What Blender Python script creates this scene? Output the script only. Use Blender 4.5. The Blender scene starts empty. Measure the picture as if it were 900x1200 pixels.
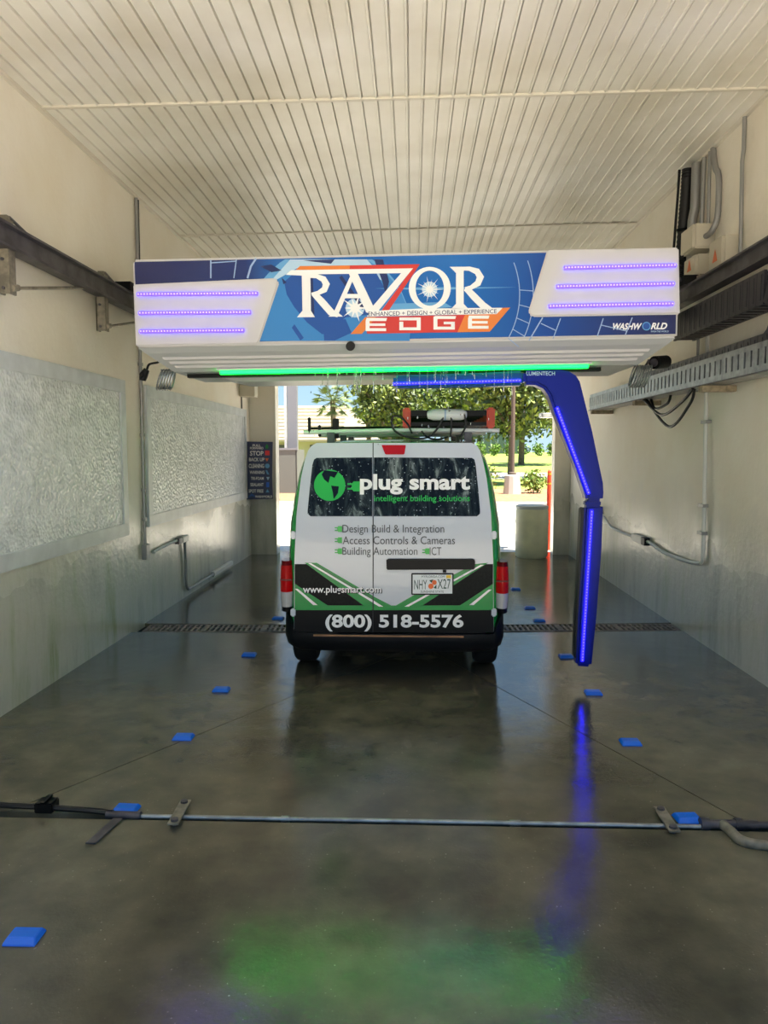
import bpy, bmesh, math, random
from mathutils import Vector, Matrix
random.seed(11)
sc = bpy.context.scene
col = sc.collection

# ------------------------------------------------------------------ camera
CAM_H, FPX = 1.76, 870.4
PITCH, YAW = math.radians(4.7357), math.radians(2.1405)
cam_d = bpy.data.cameras.new('camera'); cam = bpy.data.objects.new('camera', cam_d); col.objects.link(cam)
cam.location = (0, 0, CAM_H); cam.rotation_euler = (math.pi / 2 - PITCH, 0, YAW)
cam_d.sensor_width = 36; cam_d.lens = FPX / 1200 * 36; cam_d.clip_end = 500; cam_d.clip_start = .05
sc.camera = cam
# ------------------------------------------------------------------ world, sun, exposure
world = bpy.data.worlds.new('world'); sc.world = world; world.use_nodes = True
wn = world.node_tree.nodes; wl = world.node_tree.links
# clear day: pale blue at the horizon running to deeper blue overhead, the same all round
tcw = wn.new('ShaderNodeTexCoord'); sxw = wn.new('ShaderNodeSeparateXYZ'); wl.new(tcw.outputs['Generated'], sxw.inputs[0])
rw = wn.new('ShaderNodeValToRGB'); ew = rw.color_ramp.elements
ew[0].position = 0; ew[0].color = (.58, .80, .93, 1); ew[1].position = 1; ew[1].color = (.13, .30, .66, 1)
e2 = ew.new(.12); e2.color = (.42, .68, .90, 1); e3 = ew.new(.45); e3.color = (.20, .42, .78, 1)
wl.new(sxw.outputs['Z'], rw.inputs[0]); wl.new(rw.outputs[0], wn['Background'].inputs[0]); wn['Background'].inputs[1].default_value = .45
sun_d = bpy.data.lights.new('sun_offscreen', 'SUN'); sun_d.energy = 7.8; sun_d.angle = .009; sun_d.color = (1, .93, .80)
sun = bpy.data.objects.new('sun_offscreen', sun_d); col.objects.link(sun)
SUN_DIR = Vector((.30, -.13, .9)).normalized()      # towards the sun
sun.rotation_euler = SUN_DIR.to_track_quat('Z', 'Y').to_euler(); sun.location = (6, -4, 20)
sc.view_settings.view_transform = 'Standard'; sc.view_settings.look = 'None'
sc.view_settings.exposure = 1.35; sc.view_settings.gamma = 1; sc.view_settings.use_curve_mapping = False

# ------------------------------------------------------------------ picture point -> place in the bay (real depth given)
FW = Vector((-math.sin(YAW) * math.cos(PITCH), math.cos(YAW) * math.cos(PITCH), -math.sin(PITCH)))
RT = Vector((math.cos(YAW), math.sin(YAW), 0)); UP = RT.cross(FW); EYE = Vector((0, 0, CAM_H))
def ray(a, b): return FW + RT * ((a - 450) / FPX) - UP * ((b - 600) / FPX)
def at(a, b, Y): q = ray(a, b); return EYE + q * (Y / q.y)
def atX(a, b, X): q = ray(a, b); return EYE + q * (X / q.x)
def atZ(a, b, Z=0.): q = ray(a, b); return EYE + q * ((Z - CAM_H) / q.z)

# ------------------------------------------------------------------ materials
def lin(c):
    return tuple(((v / 255) / 12.92 if v / 255 <= .04045 else ((v / 255 + .055) / 1.055) ** 2.4) for v in c) + (1,)
MATS = {}
def M(name, c, rough=.5, metal=0., emit=None, es=0., var=None, bump=None, coat=0., c2=None, trans=0., spec=.5):
    m = bpy.data.materials.new(name); m.use_nodes = True; MATS[name] = m
    nt = m.node_tree; n = nt.nodes; l = nt.links; b = n['Principled BSDF']
    b.inputs['Base Color'].default_value = lin(c); b.inputs['Roughness'].default_value = rough
    b.inputs['Metallic'].default_value = metal; b.inputs['Coat Weight'].default_value = coat
    b.inputs['Transmission Weight'].default_value = trans; b.inputs['Specular IOR Level'].default_value = spec
    if emit: b.inputs['Emission Color'].default_value = lin(emit); b.inputs['Emission Strength'].default_value = es
    if var or bump:
        g = n.new('ShaderNodeNewGeometry')
    if var:
        t = n.new('ShaderNodeTexNoise'); t.inputs['Scale'].default_value = var[0]; t.inputs['Detail'].default_value = 5
        l.new(g.outputs['Position'], t.inputs['Vector'])
        r = n.new('ShaderNodeValToRGB'); r.color_ramp.elements[0].position = .35; r.color_ramp.elements[1].position = .65
        d = c2 or tuple(v * (1 - var[1]) for v in c)
        r.color_ramp.elements[0].color = lin(d); r.color_ramp.elements[1].color = lin(c)
        l.new(t.outputs['Fac'], r.inputs['Fac']); l.new(r.outputs['Color'], b.inputs['Base Color'])
    if bump:
        t2 = n.new('ShaderNodeTexNoise'); t2.inputs['Scale'].default_value = bump[0]; t2.inputs['Detail'].default_value = 3
        l.new(g.outputs['Position'], t2.inputs['Vector'])
        bp = n.new('ShaderNodeBump'); bp.inputs['Strength'].default_value = bump[1]; bp.inputs['Distance'].default_value = bump[2] if len(bump) > 2 else .01
        l.new(t2.outputs['Fac'], bp.inputs['Height']); l.new(bp.outputs['Normal'], b.inputs['Normal'])
    return m
def nodes(name):
    m = bpy.data.materials.new(name); m.use_nodes = True; MATS[name] = m
    return m, m.node_tree.nodes, m.node_tree.links, m.node_tree.nodes['Principled BSDF']
def add(n, kind, **kw):
    x = n.new(kind)
    for k, v in kw.items():
        if k in x.inputs: x.inputs[k].default_value = v
        else: setattr(x, k, v)
    return x
def ramp(n, stops):
    r = n.new('ShaderNodeValToRGB'); e = r.color_ramp.elements
    while len(e) < len(stops): e.new(.5)
    for k, (p, c) in enumerate(stops): e[k].position = p; e[k].color = c
    return r
def mixc(n, l, fac, a, b):
    x = n.new('ShaderNodeMix'); x.data_type = 'RGBA'
    for s, v in ((0, fac), (6, a), (7, b)):
        if isinstance(v, (tuple, float, int)): x.inputs[s].default_value = v
        else: l.new(v, x.inputs[s])
    return x.outputs[2]

# --- wet concrete floor
m, n, l, b = nodes('wet_concrete')
g = n.new('ShaderNodeNewGeometry'); P = g.outputs['Position']
big = add(n, 'ShaderNodeTexNoise', Scale=.75, Detail=6., Roughness=.6); l.new(P, big.inputs['Vector'])
mid = add(n, 'ShaderNodeTexNoise', Scale=5., Detail=6.); l.new(P, mid.inputs['Vector'])
fine = add(n, 'ShaderNodeTexNoise', Scale=70., Detail=4.); l.new(P, fine.inputs['Vector'])
base = ramp(n, [(.3, lin((66, 66, 58))), (.52, lin((98, 94, 79))), (.72, lin((126, 119, 99)))]); l.new(big.outputs['Fac'], base.inputs['Fac'])
r2 = ramp(n, [(.35, (.72, .72, .72, 1)), (.65, (1.06, 1.05, 1.02, 1))]); l.new(mid.outputs['Fac'], r2.inputs['Fac'])
mx = n.new('ShaderNodeMix'); mx.data_type = 'RGBA'; mx.blend_type = 'MULTIPLY'; mx.inputs[0].default_value = 1
l.new(base.outputs['Color'], mx.inputs[6]); l.new(r2.outputs['Color'], mx.inputs[7])
vor = add(n, 'ShaderNodeTexVoronoi', Scale=58.); l.new(P, vor.inputs['Vector'])
sp = ramp(n, [(.0, (1, 1, 1, 1)), (.16, (1, 1, 1, 1)), (.24, (0, 0, 0, 1))]); l.new(vor.outputs['Distance'], sp.inputs['Fac'])
gate = ramp(n, [(.47, (0, 0, 0, 1)), (.60, (.6, .6, .6, 1))]); l.new(fine.outputs['Fac'], gate.inputs['Fac'])
cs_ = n.new('ShaderNodeSeparateXYZ'); l.new(vor.outputs['Color'], cs_.inputs[0])
pick = ramp(n, [(.55, (0, 0, 0, 1)), (.95, (1, 1, 1, 1))]); l.new(cs_.outputs[0], pick.inputs['Fac'])
patch = ramp(n, [(.46, (.12, .12, .12, 1)), (.6, (1, 1, 1, 1))]); l.new(mid.outputs['Fac'], patch.inputs['Fac'])
ml0 = add(n, 'ShaderNodeMath', operation='MULTIPLY'); l.new(pick.outputs['Color'], ml0.inputs[0]); l.new(patch.outputs['Color'], ml0.inputs[1])
ml1 = add(n, 'ShaderNodeMath', operation='MULTIPLY'); l.new(ml0.outputs[0], ml1.inputs[0]); l.new(gate.outputs['Color'], ml1.inputs[1])
mul = add(n, 'ShaderNodeMath', operation='MULTIPLY'); l.new(sp.outputs['Color'], mul.inputs[0]); l.new(ml1.outputs[0], mul.inputs[1])
l.new(mixc(n, l, mul.outputs[0], mx.outputs[2], lin((176, 170, 152))), b.inputs['Base Color'])
rr = ramp(n, [(.36, (.05, .05, .05, 1)), (.52, (.13, .13, .13, 1)), (.70, (.26, .26, .26, 1))]); l.new(big.outputs['Fac'], rr.inputs['Fac'])
l.new(rr.outputs['Color'], b.inputs['Roughness'])
bp = add(n, 'ShaderNodeBump', Strength=.3, Distance=.010)
hs = add(n, 'ShaderNodeMath', operation='ADD'); l.new(mid.outputs['Fac'], hs.inputs[0])
h2 = add(n, 'ShaderNodeMath', operation='MULTIPLY'); l.new(fine.outputs['Fac'], h2.inputs[0]); h2.inputs[1].default_value = .25
l.new(h2.outputs[0], hs.inputs[1]); l.new(hs.outputs[0], bp.inputs['Height']); l.new(bp.outputs['Normal'], b.inputs['Normal'])
b.inputs['Specular IOR Level'].default_value = .8

# --- stucco wall: cream paint, wet grimy bottom, streaks of algae
m, n, l, b = nodes('stucco')
g = n.new('ShaderNodeNewGeometry'); P = g.outputs['Position']
sx = n.new('ShaderNodeSeparateXYZ'); l.new(P, sx.inputs[0])
nz = add(n, 'ShaderNodeTexNoise', Scale=1.4, Detail=5.); l.new(P, nz.inputs['Vector'])
mp = n.new('ShaderNodeMapping'); mp.inputs['Scale'].default_value = (3.2, 3.2, .6); l.new(P, mp.inputs['Vector'])
st = add(n, 'ShaderNodeTexNoise', Scale=1., Detail=5., Roughness=.65); l.new(mp.outputs[0], st.inputs['Vector'])
top = ramp(n, [(.3, lin((236, 227, 208))), (.7, lin((244, 239, 226)))]); l.new(nz.outputs['Fac'], top.inputs['Fac'])
low = ramp(n, [(.3, lin((170, 168, 154))), (.5, lin((198, 196, 184))), (.7, lin((218, 216, 206)))]); l.new(st.outputs['Fac'], low.inputs['Fac'])
hz = add(n, 'ShaderNodeMath', operation='MULTIPLY_ADD'); l.new(nz.outputs['Fac'], hz.inputs[0]); hz.inputs[1].default_value = -.9; l.new(sx.outputs['Z'], hz.inputs[2])
hr = n.new('ShaderNodeMapRange'); l.new(hz.outputs[0], hr.inputs['Value'])
hr.inputs['From Min'].default_value = .35; hr.inputs['From Max'].default_value = 1.0
c1 = mixc(n, l, hr.outputs[0], low.outputs['Color'], top.outputs['Color'])
alg = ramp(n, [(.52, (0, 0, 0, 1)), (.72, (.75, .75, .75, 1))]); l.new(st.outputs['Fac'], alg.inputs['Fac'])
ar = n.new('ShaderNodeMapRange'); l.new(sx.outputs['Z'], ar.inputs['Value'])
ar.inputs['From Min'].default_value = 1.25; ar.inputs['From Max'].default_value = .80
ag = add(n, 'ShaderNodeMath', operation='MULTIPLY'); l.new(alg.outputs['Color'], ag.inputs[0]); l.new(ar.outputs[0], ag.inputs[1])
c2 = mixc(n, l, ag.outputs[0], c1, lin((142, 150, 100)))
l.new(c2, b.inputs['Base Color'])
rg = n.new('ShaderNodeMapRange'); l.new(hr.outputs[0], rg.inputs['Value']); rg.inputs['To Min'].default_value = .24; rg.inputs['To Max'].default_value = .62
l.new(rg.outputs[0], b.inputs['Roughness'])
bn = add(n, 'ShaderNodeTexNoise', Scale=22., Detail=4.); l.new(P, bn.inputs['Vector'])
bn2 = add(n, 'ShaderNodeTexNoise', Scale=2.5, Detail=2.); l.new(P, bn2.inputs['Vector'])
sm = add(n, 'ShaderNodeMath', operation='MULTIPLY_ADD'); l.new(bn2.outputs['Fac'], sm.inputs[0]); sm.inputs[1].default_value = 3.; l.new(bn.outputs['Fac'], sm.inputs[2])
bp = add(n, 'ShaderNodeBump', Strength=.25, Distance=.01); l.new(sm.outputs[0], bp.inputs['Height']); l.new(bp.outputs['Normal'], b.inputs['Normal'])

# --- pebbled plastic panel
m, n, l, b = nodes('pebbled_plastic')
g = n.new('ShaderNodeNewGeometry'); v = add(n, 'ShaderNodeTexVoronoi', Scale=34.); l.new(g.outputs['Position'], v.inputs['Vector'])
nz = add(n, 'ShaderNodeTexNoise', Scale=9., Detail=4.); l.new(g.outputs['Position'], nz.inputs['Vector'])
cr = ramp(n, [(.35, lin((206, 210, 212))), (.65, lin((232, 234, 236)))]); l.new(nz.outputs['Fac'], cr.inputs['Fac']); l.new(cr.outputs['Color'], b.inputs['Base Color'])
sm = add(n, 'ShaderNodeMath', operation='ADD'); l.new(v.outputs['Distance'], sm.inputs[0]); l.new(nz.outputs['Fac'], sm.inputs[1])
bp = add(n, 'ShaderNodeBump', Strength=.55, Distance=.012); l.new(sm.outputs[0], bp.inputs['Height']); l.new(bp.outputs['Normal'], b.inputs['Normal'])
b.inputs['Roughness'].default_value = .26

# --- van rear glass with foam running down
m, n, l, b = nodes('foamy_glass')
g = n.new('ShaderNodeNewGeometry'); mp = n.new('ShaderNodeMapping'); mp.inputs['Scale'].default_value = (11, 11, 3.2); l.new(g.outputs['Position'], mp.inputs['Vector'])
nz = add(n, 'ShaderNodeTexNoise', Scale=1., Detail=7., Roughness=.72, Distortion=.6); l.new(mp.outputs[0], nz.inputs['Vector'])
cr = ramp(n, [(.46, lin((9, 12, 16))), (.56, lin((38, 46, 48))), (.68, lin((140, 152, 150)))]); l.new(nz.outputs['Fac'], cr.inputs['Fac'])
v = add(n, 'ShaderNodeTexVoronoi', Scale=38.); l.new(g.outputs['Position'], v.inputs['Vector'])
sp = ramp(n, [(.10, (.8, .8, .8, 1)), (.16, (0, 0, 0, 1))]); l.new(v.outputs['Distance'], sp.inputs['Fac'])
l.new(mixc(n, l, sp.outputs['Color'], cr.outputs['Color'], lin((190, 200, 200))), b.inputs['Base Color'])
b.inputs['Roughness'].default_value = .14; b.inputs['Specular IOR Level'].default_value = .2

# --- printed panel: blue running to navy at the ends
m, n, l, b = nodes('printed_blue')
tc = n.new('ShaderNodeTexCoord'); sx = n.new('ShaderNodeSeparateXYZ'); l.new(tc.outputs['Object'], sx.inputs[0])
mr = n.new('ShaderNodeMapRange'); l.new(sx.outputs['X'], mr.inputs['Value']); mr.inputs['From Min'].default_value = -1.9; mr.inputs['From Max'].default_value = 1.9
cr = ramp(n, [(0, lin((26, 33, 84))), (.21, lin((26, 40, 100))), (.27, lin((24, 92, 168))), (.6, lin((28, 104, 184))), (.76, lin((16, 66, 148))), (.9, lin((26, 42, 104))), (1, lin((28, 36, 88)))])
l.new(mr.outputs[0], cr.inputs['Fac']); l.new(cr.outputs['Color'], b.inputs['Base Color']); b.inputs['Roughness'].default_value = .25

M('painted_ceiling', (242, 239, 230), .36, var=(1.1, .08), c2=(222, 216, 200), bump=(9, .10, .01))
M('ceiling_seam', (222, 216, 202), .45)
M('trim_paint', (214, 218, 220), .4, var=(6, .08))
M('dark_soil', (30, 28, 26), .9)
M('steel_dark', (92, 88, 94), .45, .2, var=(8, .35))
M('galvanised', (168, 172, 174), .38, .75, var=(14, .2))
M('bracket_steel', (150, 142, 126), .55, .3, var=(20, .25))
M('conduit_grey', (150, 150, 148), .45, .4)
M('conduit_white', (214, 214, 208), .4)
M('box_beige', (206, 198, 178), .5)
M('wood_block', (168, 152, 126), .75, var=(25, .25))
M('black_rubber', (20, 20, 22), .5)
M('black_plastic', (12, 12, 13), .45, spec=.2)
M('chain_plastic', (40, 38, 46), .4, bump=(60, .2, .003))
M('gantry_white', (206, 203, 202), .36, var=(2.5, .03))
M('gantry_grey', (188, 190, 190), .38)
M('print_white', (240, 240, 240), .35)
M('print_red', (206, 50, 36), .35)
M('print_orange', (226, 124, 40), .35)
M('print_navy', (20, 36, 92), .35)
M('print_sky', (96, 160, 210), .35)
M('print_pale', (176, 206, 230), .35)
M('print_midblue', (18, 76, 156), .35)
M('print_globe', (52, 128, 196), .35)
M('print_line', (150, 176, 214), .35)
M('led_purple', (120, 90, 255), .4, emit=(74, 52, 255), es=1.2)
M('led_purple_dot', (200, 180, 255), .4, emit=(84, 76, 255), es=2.4)
M('led_green', (60, 255, 150), .4, emit=(0, 255, 40), es=4.5)
M('led_blue', (40, 40, 255), .4, emit=(24, 16, 255), es=2.6)
M('led_blue_dot', (120, 120, 255), .4, emit=(60, 50, 255), es=3.)
M('arm_blue', (4, 28, 138), .35, spec=.2)
M('arm_green_lit', (3, 70, 128), .35, spec=.2)  # blue arm plastic with the green bar's light mixed into its colour
M('water', (244, 247, 247), .05, trans=.9)
M('pad_blue', (0, 108, 228), .35)
M('van_green', (22, 146, 62), .18, coat=.6)
M('van_white', (196, 201, 210), .2, coat=.3)
M('van_black', (10, 11, 14), .3, spec=.15)
M('van_bumper', (14, 15, 19), .45, spec=.25)
M('decal_green', (18, 140, 58), .25)
M('decal_bright', (30, 176, 62), .3)
M('decal_dark_green', (26, 88, 48), .3)
M('decal_ink', (70, 74, 78), .4)
M('decal_blacknet', (20, 24, 22), .4, spec=.15, var=(60, .5))
M('lamp_red', (178, 8, 12), .2, coat=.15, spec=.2)
M('lamp_darkred', (96, 6, 10), .2, spec=.2)
M('lamp_clear', (200, 200, 204), .12, .3)
M('plate_white', (226, 230, 232), .35)
M('plate_green', (24, 70, 56), .4)
M('plate_orange', (226, 104, 34), .4)
M('plate_yellow', (230, 190, 40), .4)
M('glass_dark', (12, 15, 18), .1, spec=.25)
M('tyre', (18, 18, 19), .7)
M('wheel_steel', (120, 122, 124), .4, .6)
M('rack_white', (222, 224, 224), .35)
M('ladder_orange', (196, 60, 26), .45)
M('sign_navy', (28, 42, 86), .35)
M('sign_red', (222, 40, 46), .4)
M('sign_blue', (40, 100, 210), .4)
M('barrel_cream', (246, 244, 208), .4, var=(5, .05))
M('barrel_lid', (206, 210, 202), .45)
M('bollard_red', (222, 70, 40), .4)
M('bollard_yellow', (236, 170, 50), .4)
M('drive_concrete', (226, 220, 206), .75, var=(1.2, .10))
M('asphalt', (190, 186, 176), .8, var=(1, .1))
M('kerb', (196, 192, 182), .75)
M('mulch', (176, 130, 96), .9, var=(6, .3))
M('lawn', (150, 172, 74), .9, var=(.8, .2))
M('hedge_leaf', (108, 142, 58), .7)
M('leaf_oak', (90, 110, 50), .6); M('leaf_oak_light', (132, 146, 68), .6); M('leaf_dark', (54, 72, 38), .6)
M('leaf_palm', (116, 132, 78), .6)
M('bark', (120, 106, 90), .85, var=(9, .3))
M('pole_brown', (98, 86, 76), .7)
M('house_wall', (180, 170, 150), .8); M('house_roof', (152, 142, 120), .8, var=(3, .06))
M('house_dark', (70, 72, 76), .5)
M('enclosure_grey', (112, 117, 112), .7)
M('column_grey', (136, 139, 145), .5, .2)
M('fence_green', (64, 84, 76), .8)
M('drain_iron', (156, 146, 140), .5, .2, var=(16, .25))

# ------------------------------------------------------------------ mesh helpers
class MB:
    def __init__(s): s.v = []; s.f = []
    def box(s, c, d, rot=None):
        o = len(s.v); c = Vector(c); h = Vector(d) / 2
        for k in ((-1,-1,-1),(1,-1,-1),(1,1,-1),(-1,1,-1),(-1,-1,1),(1,-1,1),(1,1,1),(-1,1,1)):
            p = Vector((k[0]*h.x, k[1]*h.y, k[2]*h.z))
            s.v.append(c + (rot @ p if rot else p))
        for q in ((0,3,2,1),(4,5,6,7),(0,1,5,4),(1,2,6,5),(2,3,7,6),(3,0,4,7)): s.f.append(tuple(o+i for i in q))
        return s
    def bb(s, x0, x1, y0, y1, z0, z1): return s.box(((x0+x1)/2,(y0+y1)/2,(z0+z1)/2), (abs(x1-x0),abs(y1-y0),abs(z1-z0)))
    def bar(s, a, b, w, h):
        a, b = Vector(a), Vector(b); d = b - a
        q = d.to_track_quat('Y', 'Z').to_matrix()
        return s.box((a+b)/2, (w, d.length, h), q)
    def tube(s, pts, r, k=10, closed=False):
        pts = [Vector(p) for p in pts]; N = len(pts); rs = r if isinstance(r, (list, tuple)) else [r]*N
        o = len(s.v); ref = None
        for i, p in enumerate(pts):
            t = (pts[(i+1) % N] - pts[i-1]) if closed else (pts[min(i+1, N-1)] - pts[max(i-1, 0)])
            t.normalize()
            if ref is None:
                ref = t.orthogonal().normalized()
            ref = (ref - t*ref.dot(t)).normalized(); bi = t.cross(ref)
            for j in range(k):
                a = 2*math.pi*j/k; s.v.append(p + (ref*math.cos(a) + bi*math.sin(a))*rs[i])
        for i in range(N if closed else N-1):
            for j in range(k):
                i2 = (i+1) % N
                s.f.append((o+i*k+j, o+i*k+(j+1) % k, o+i2*k+(j+1) % k, o+i2*k+j))
        if not closed:
            s.f.append(tuple(o+j for j in reversed(range(k)))); s.f.append(tuple(o+(N-1)*k+j for j in range(k)))
        return s
    def lathe(s, c, prof, k=24):
        o = len(s.v); c = Vector(c); N = len(prof)
        for r, z in prof:
            for j in range(k):
                a = 2*math.pi*j/k; s.v.append(c + Vector((r*math.cos(a), r*math.sin(a), z)))
        for i in range(N-1):
            for j in range(k): s.f.append((o+i*k+j, o+i*k+(j+1) % k, o+(i+1)*k+(j+1) % k, o+(i+1)*k+j))
        s.f.append(tuple(o+j for j in reversed(range(k)))); s.f.append(tuple(o+(N-1)*k+j for j in range(k)))
        return s
    def prism(s, pts, d):            # polygon (any plane) pushed along vector d
        o = len(s.v); d = Vector(d); N = len(pts); pts = [Vector(p) for p in pts]
        s.v += pts; s.v += [p + d for p in pts]
        s.f.append(tuple(o+i for i in range(N))); s.f.append(tuple(o+N+i for i in reversed(range(N))))
        for i in range(N): s.f.append((o+i, o+N+i, o+N+(i+1) % N, o+(i+1) % N))
        return s
    def loft(s, rings, cap=True):
        o = len(s.v); K = len(rings[0])
        for r in rings: s.v += [Vector(p) for p in r]
        for i in range(len(rings)-1):
            for j in range(K): s.f.append((o+i*K+j, o+i*K+(j+1) % K, o+(i+1)*K+(j+1) % K, o+(i+1)*K+j))
        if cap:
            s.f.append(tuple(o+j for j in reversed(range(K)))); s.f.append(tuple(o+(len(rings)-1)*K+j for j in range(K)))
        return s
    def quads(s, vs, fs):
        o = len(s.v); s.v += [Vector(v) for v in vs]; s.f += [tuple(o+i for i in f) for f in fs]; return s
    def build(s, name, mat, parent=None, smooth=False, bevel=0., local=False, kind=None, origin=None):
        me = bpy.data.meshes.new(name); ob = bpy.data.objects.new(name, me); col.objects.link(ob)
        vs = s.v
        if parent is not None:
            off = Vector((0, 0, 0)) if local else wpos(parent)
            ob.parent = parent
        else:
            if origin is not None: off = Vector(origin)
            else:
                off = Vector(((min(v.x for v in vs)+max(v.x for v in vs))/2, (min(v.y for v in vs)+max(v.y for v in vs))/2, min(v.z for v in vs)))
            ob.location = off
        me.from_pydata([tuple(v - off) for v in vs], [], s.f)
        bm = bmesh.new(); bm.from_mesh(me); bmesh.ops.recalc_face_normals(bm, faces=bm.faces)
        if bevel:
            es = [e for e in bm.edges if len(e.link_faces) == 2 and e.calc_face_angle(0) > .5]
            bmesh.ops.bevel(bm, geom=es, offset=bevel, segments=2, affect='EDGES', clamp_overlap=True)
        bm.to_mesh(me); bm.free()
        if smooth:
            for p in me.polygons: p.use_smooth = True
            try: me.set_sharp_from_angle(angle=math.radians(40))
            except Exception: pass
        me.materials.append(MATS[mat] if isinstance(mat, str) else mat)
        if kind: ob['kind'] = kind
        return ob
def wpos(o):
    p = Vector((0, 0, 0))
    while o is not None: p = p + o.location; o = o.parent
    return p
def tag(o, label=None, cat=None, group=None, kind=None):
    if label: o['label'] = label
    if cat: o['category'] = cat
    if group: o['group'] = group
    if kind: o['kind'] = kind
    return o
def thing(name, label, cat, loc=(0, 0, 0), group=None):
    o = bpy.data.objects.new(name, None); col.objects.link(o); o.location = loc; o.empty_display_size = .1
    return tag(o, label, cat, group)
def twin(o, parent=None, loc=None):
    c = o.copy(); col.objects.link(c); c.parent = parent if parent else o.parent
    if loc is not None: c.location = loc
    return c
def arc(c, r, a0, a1, k=12, plane='xz'):
    out = []
    for i in range(k+1):
        a = math.radians(a0 + (a1-a0)*i/k); u, w = r*math.cos(a), r*math.sin(a)
        out.append(Vector(c) + (Vector((u, 0, w)) if plane == 'xz' else Vector((u, w, 0)) if plane == 'xy' else Vector((0, u, w))))
    return out
def smoothpath(pts, sub=6):
    pts = [Vector(p) for p in pts]; out = []
    for i in range(len(pts)-1):
        p0, p1, p2, p3 = pts[max(i-1, 0)], pts[i], pts[i+1], pts[min(i+2, len(pts)-1)]
        for k in range(sub):
            t = k/sub
            out.append(.5*((2*p1)+(-p0+p2)*t+(2*p0-5*p1+4*p2-p3)*t*t+(-p0+3*p1-3*p2+p3)*t**3))
    out.append(pts[-1]); return out
def text2d(s, bold=0., shear=0., space=1.):
    cu = bpy.data.curves.new('t', 'FONT'); cu.body = s; cu.offset = bold; cu.shear = shear; cu.resolution_u = 4; cu.space_character = space
    ob = bpy.data.objects.new('t', cu); col.objects.link(ob)
    bpy.context.view_layer.update(); dg = bpy.context.evaluated_depsgraph_get()
    me = bpy.data.meshes.new_from_object(ob.evaluated_get(dg))
    vs = [(v.co.x, v.co.y) for v in me.vertices]; fs = [tuple(p.vertices) for p in me.polygons]
    bpy.data.objects.remove(ob); bpy.data.curves.remove(cu); bpy.data.meshes.remove(me)
    return vs, fs
def text_px(s, x0, x1, y0, y1, fn, bold=0., shear=0., tilt=0., space=1.):
    """lettering fitted into a box given in picture points; fn maps a point to the surface"""
    vs, fs = text2d(s, bold, shear, space)
    ax, bx_ = min(v[0] for v in vs), max(v[0] for v in vs); ay, by = min(v[1] for v in vs), max(v[1] for v in vs)
    mb = MB(); out = []
    for x, y in vs:
        u = (x-ax)/(bx_-ax); w = (y-ay)/(by-ay)
        out.append(fn(x0+(x1-x0)*u, y1+(y0-y1)*w + tilt*(u-.5)))
    return mb.quads(out, fs)
def stroke(pts, widths):            # tapered 2-D stroke as an outline
    L, R = [], []
    for i, (x, y) in enumerate(pts):
        a = pts[max(i-1, 0)]; c = pts[min(i+1, len(pts)-1)]
        dx, dy = c[0]-a[0], c[1]-a[1]; q = math.hypot(dx, dy) or 1
        w = widths[i] if isinstance(widths, (list, tuple)) else widths
        L.append((x-dy/q*w/2, y+dx/q*w/2)); R.append((x+dy/q*w/2, y-dx/q*w/2))
    return L + R[::-1]
def clip(poly, x0, x1, y0, y1):
    for ax, lim, sgn in ((0, x0, 1), (0, x1, -1), (1, y0, 1), (1, y1, -1)):
        out = []
        for i in range(len(poly)):
            a, c = poly[i-1], poly[i]; da, dc = (a[ax]-lim)*sgn, (c[ax]-lim)*sgn
            if (da < 0) != (dc < 0):
                t = da/(da-dc); out.append((a[0]+(c[0]-a[0])*t, a[1]+(c[1]-a[1])*t))
            if dc >= 0: out.append(c)
        poly = out
        if not poly: return []
    return poly

# =================================================================== THE BAY
XL, XR, Y0, Y1 = -2.72, 2.66, 1.2, 12.75
def zc(x): return 4.25 + (x - XL) * .0335
SLOPE = math.atan(.0335)
# floor: bed plus slabs divided by joints, the drain and the pipe slot
fl = tag(MB().bb(XL-.2, XR+.2, Y0, Y1+.15, -.30, -.035).build('floor', 'dark_soil', origin=(0, 0, -.3)), kind='structure')
def inset(poly, d):
    out = []; N = len(poly)
    for i in range(N):
        p0, p1, p2 = Vector(poly[i-1]), Vector(poly[i]), Vector(poly[(i+1) % N])
        e1 = (p1-p0).normalized(); e2 = (p2-p1).normalized()
        n1 = Vector((-e1.y, e1.x)); n2 = Vector((-e2.y, e2.x)); bs = n1+n2
        out.append(p1 + bs*(d/(1+n1.dot(n2))))
    return out
def slab(poly, d=.004):
    q = inset(poly, d)
    MB().prism([(p.x, p.y, -.001) for p in q], (0, 0, -.034)).build('slab', 'wet_concrete', fl)
APX = (.08, 6.65)
slab([(XL-.05, Y0), (XR+.05, Y0), (XR+.05, 3.375), (XL-.05, 3.375)], .002)
slab([(XL-.05, 3.425), (-1.97, 3.425), APX, (APX[0], 7.02), (XL-.05, 7.02)])
slab([(-1.97, 3.425), (1.6, 3.425), APX])
slab([(1.6, 3.425), (XR+.05, 3.425), (XR+.05, 7.27), (APX[0], 7.06), APX])
slab([(XL-.05, 7.37), (APX[0], 7.38), (XR+.05, 7.60), (XR+.05, Y1+.15), (XL-.05, Y1+.15)])
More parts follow.
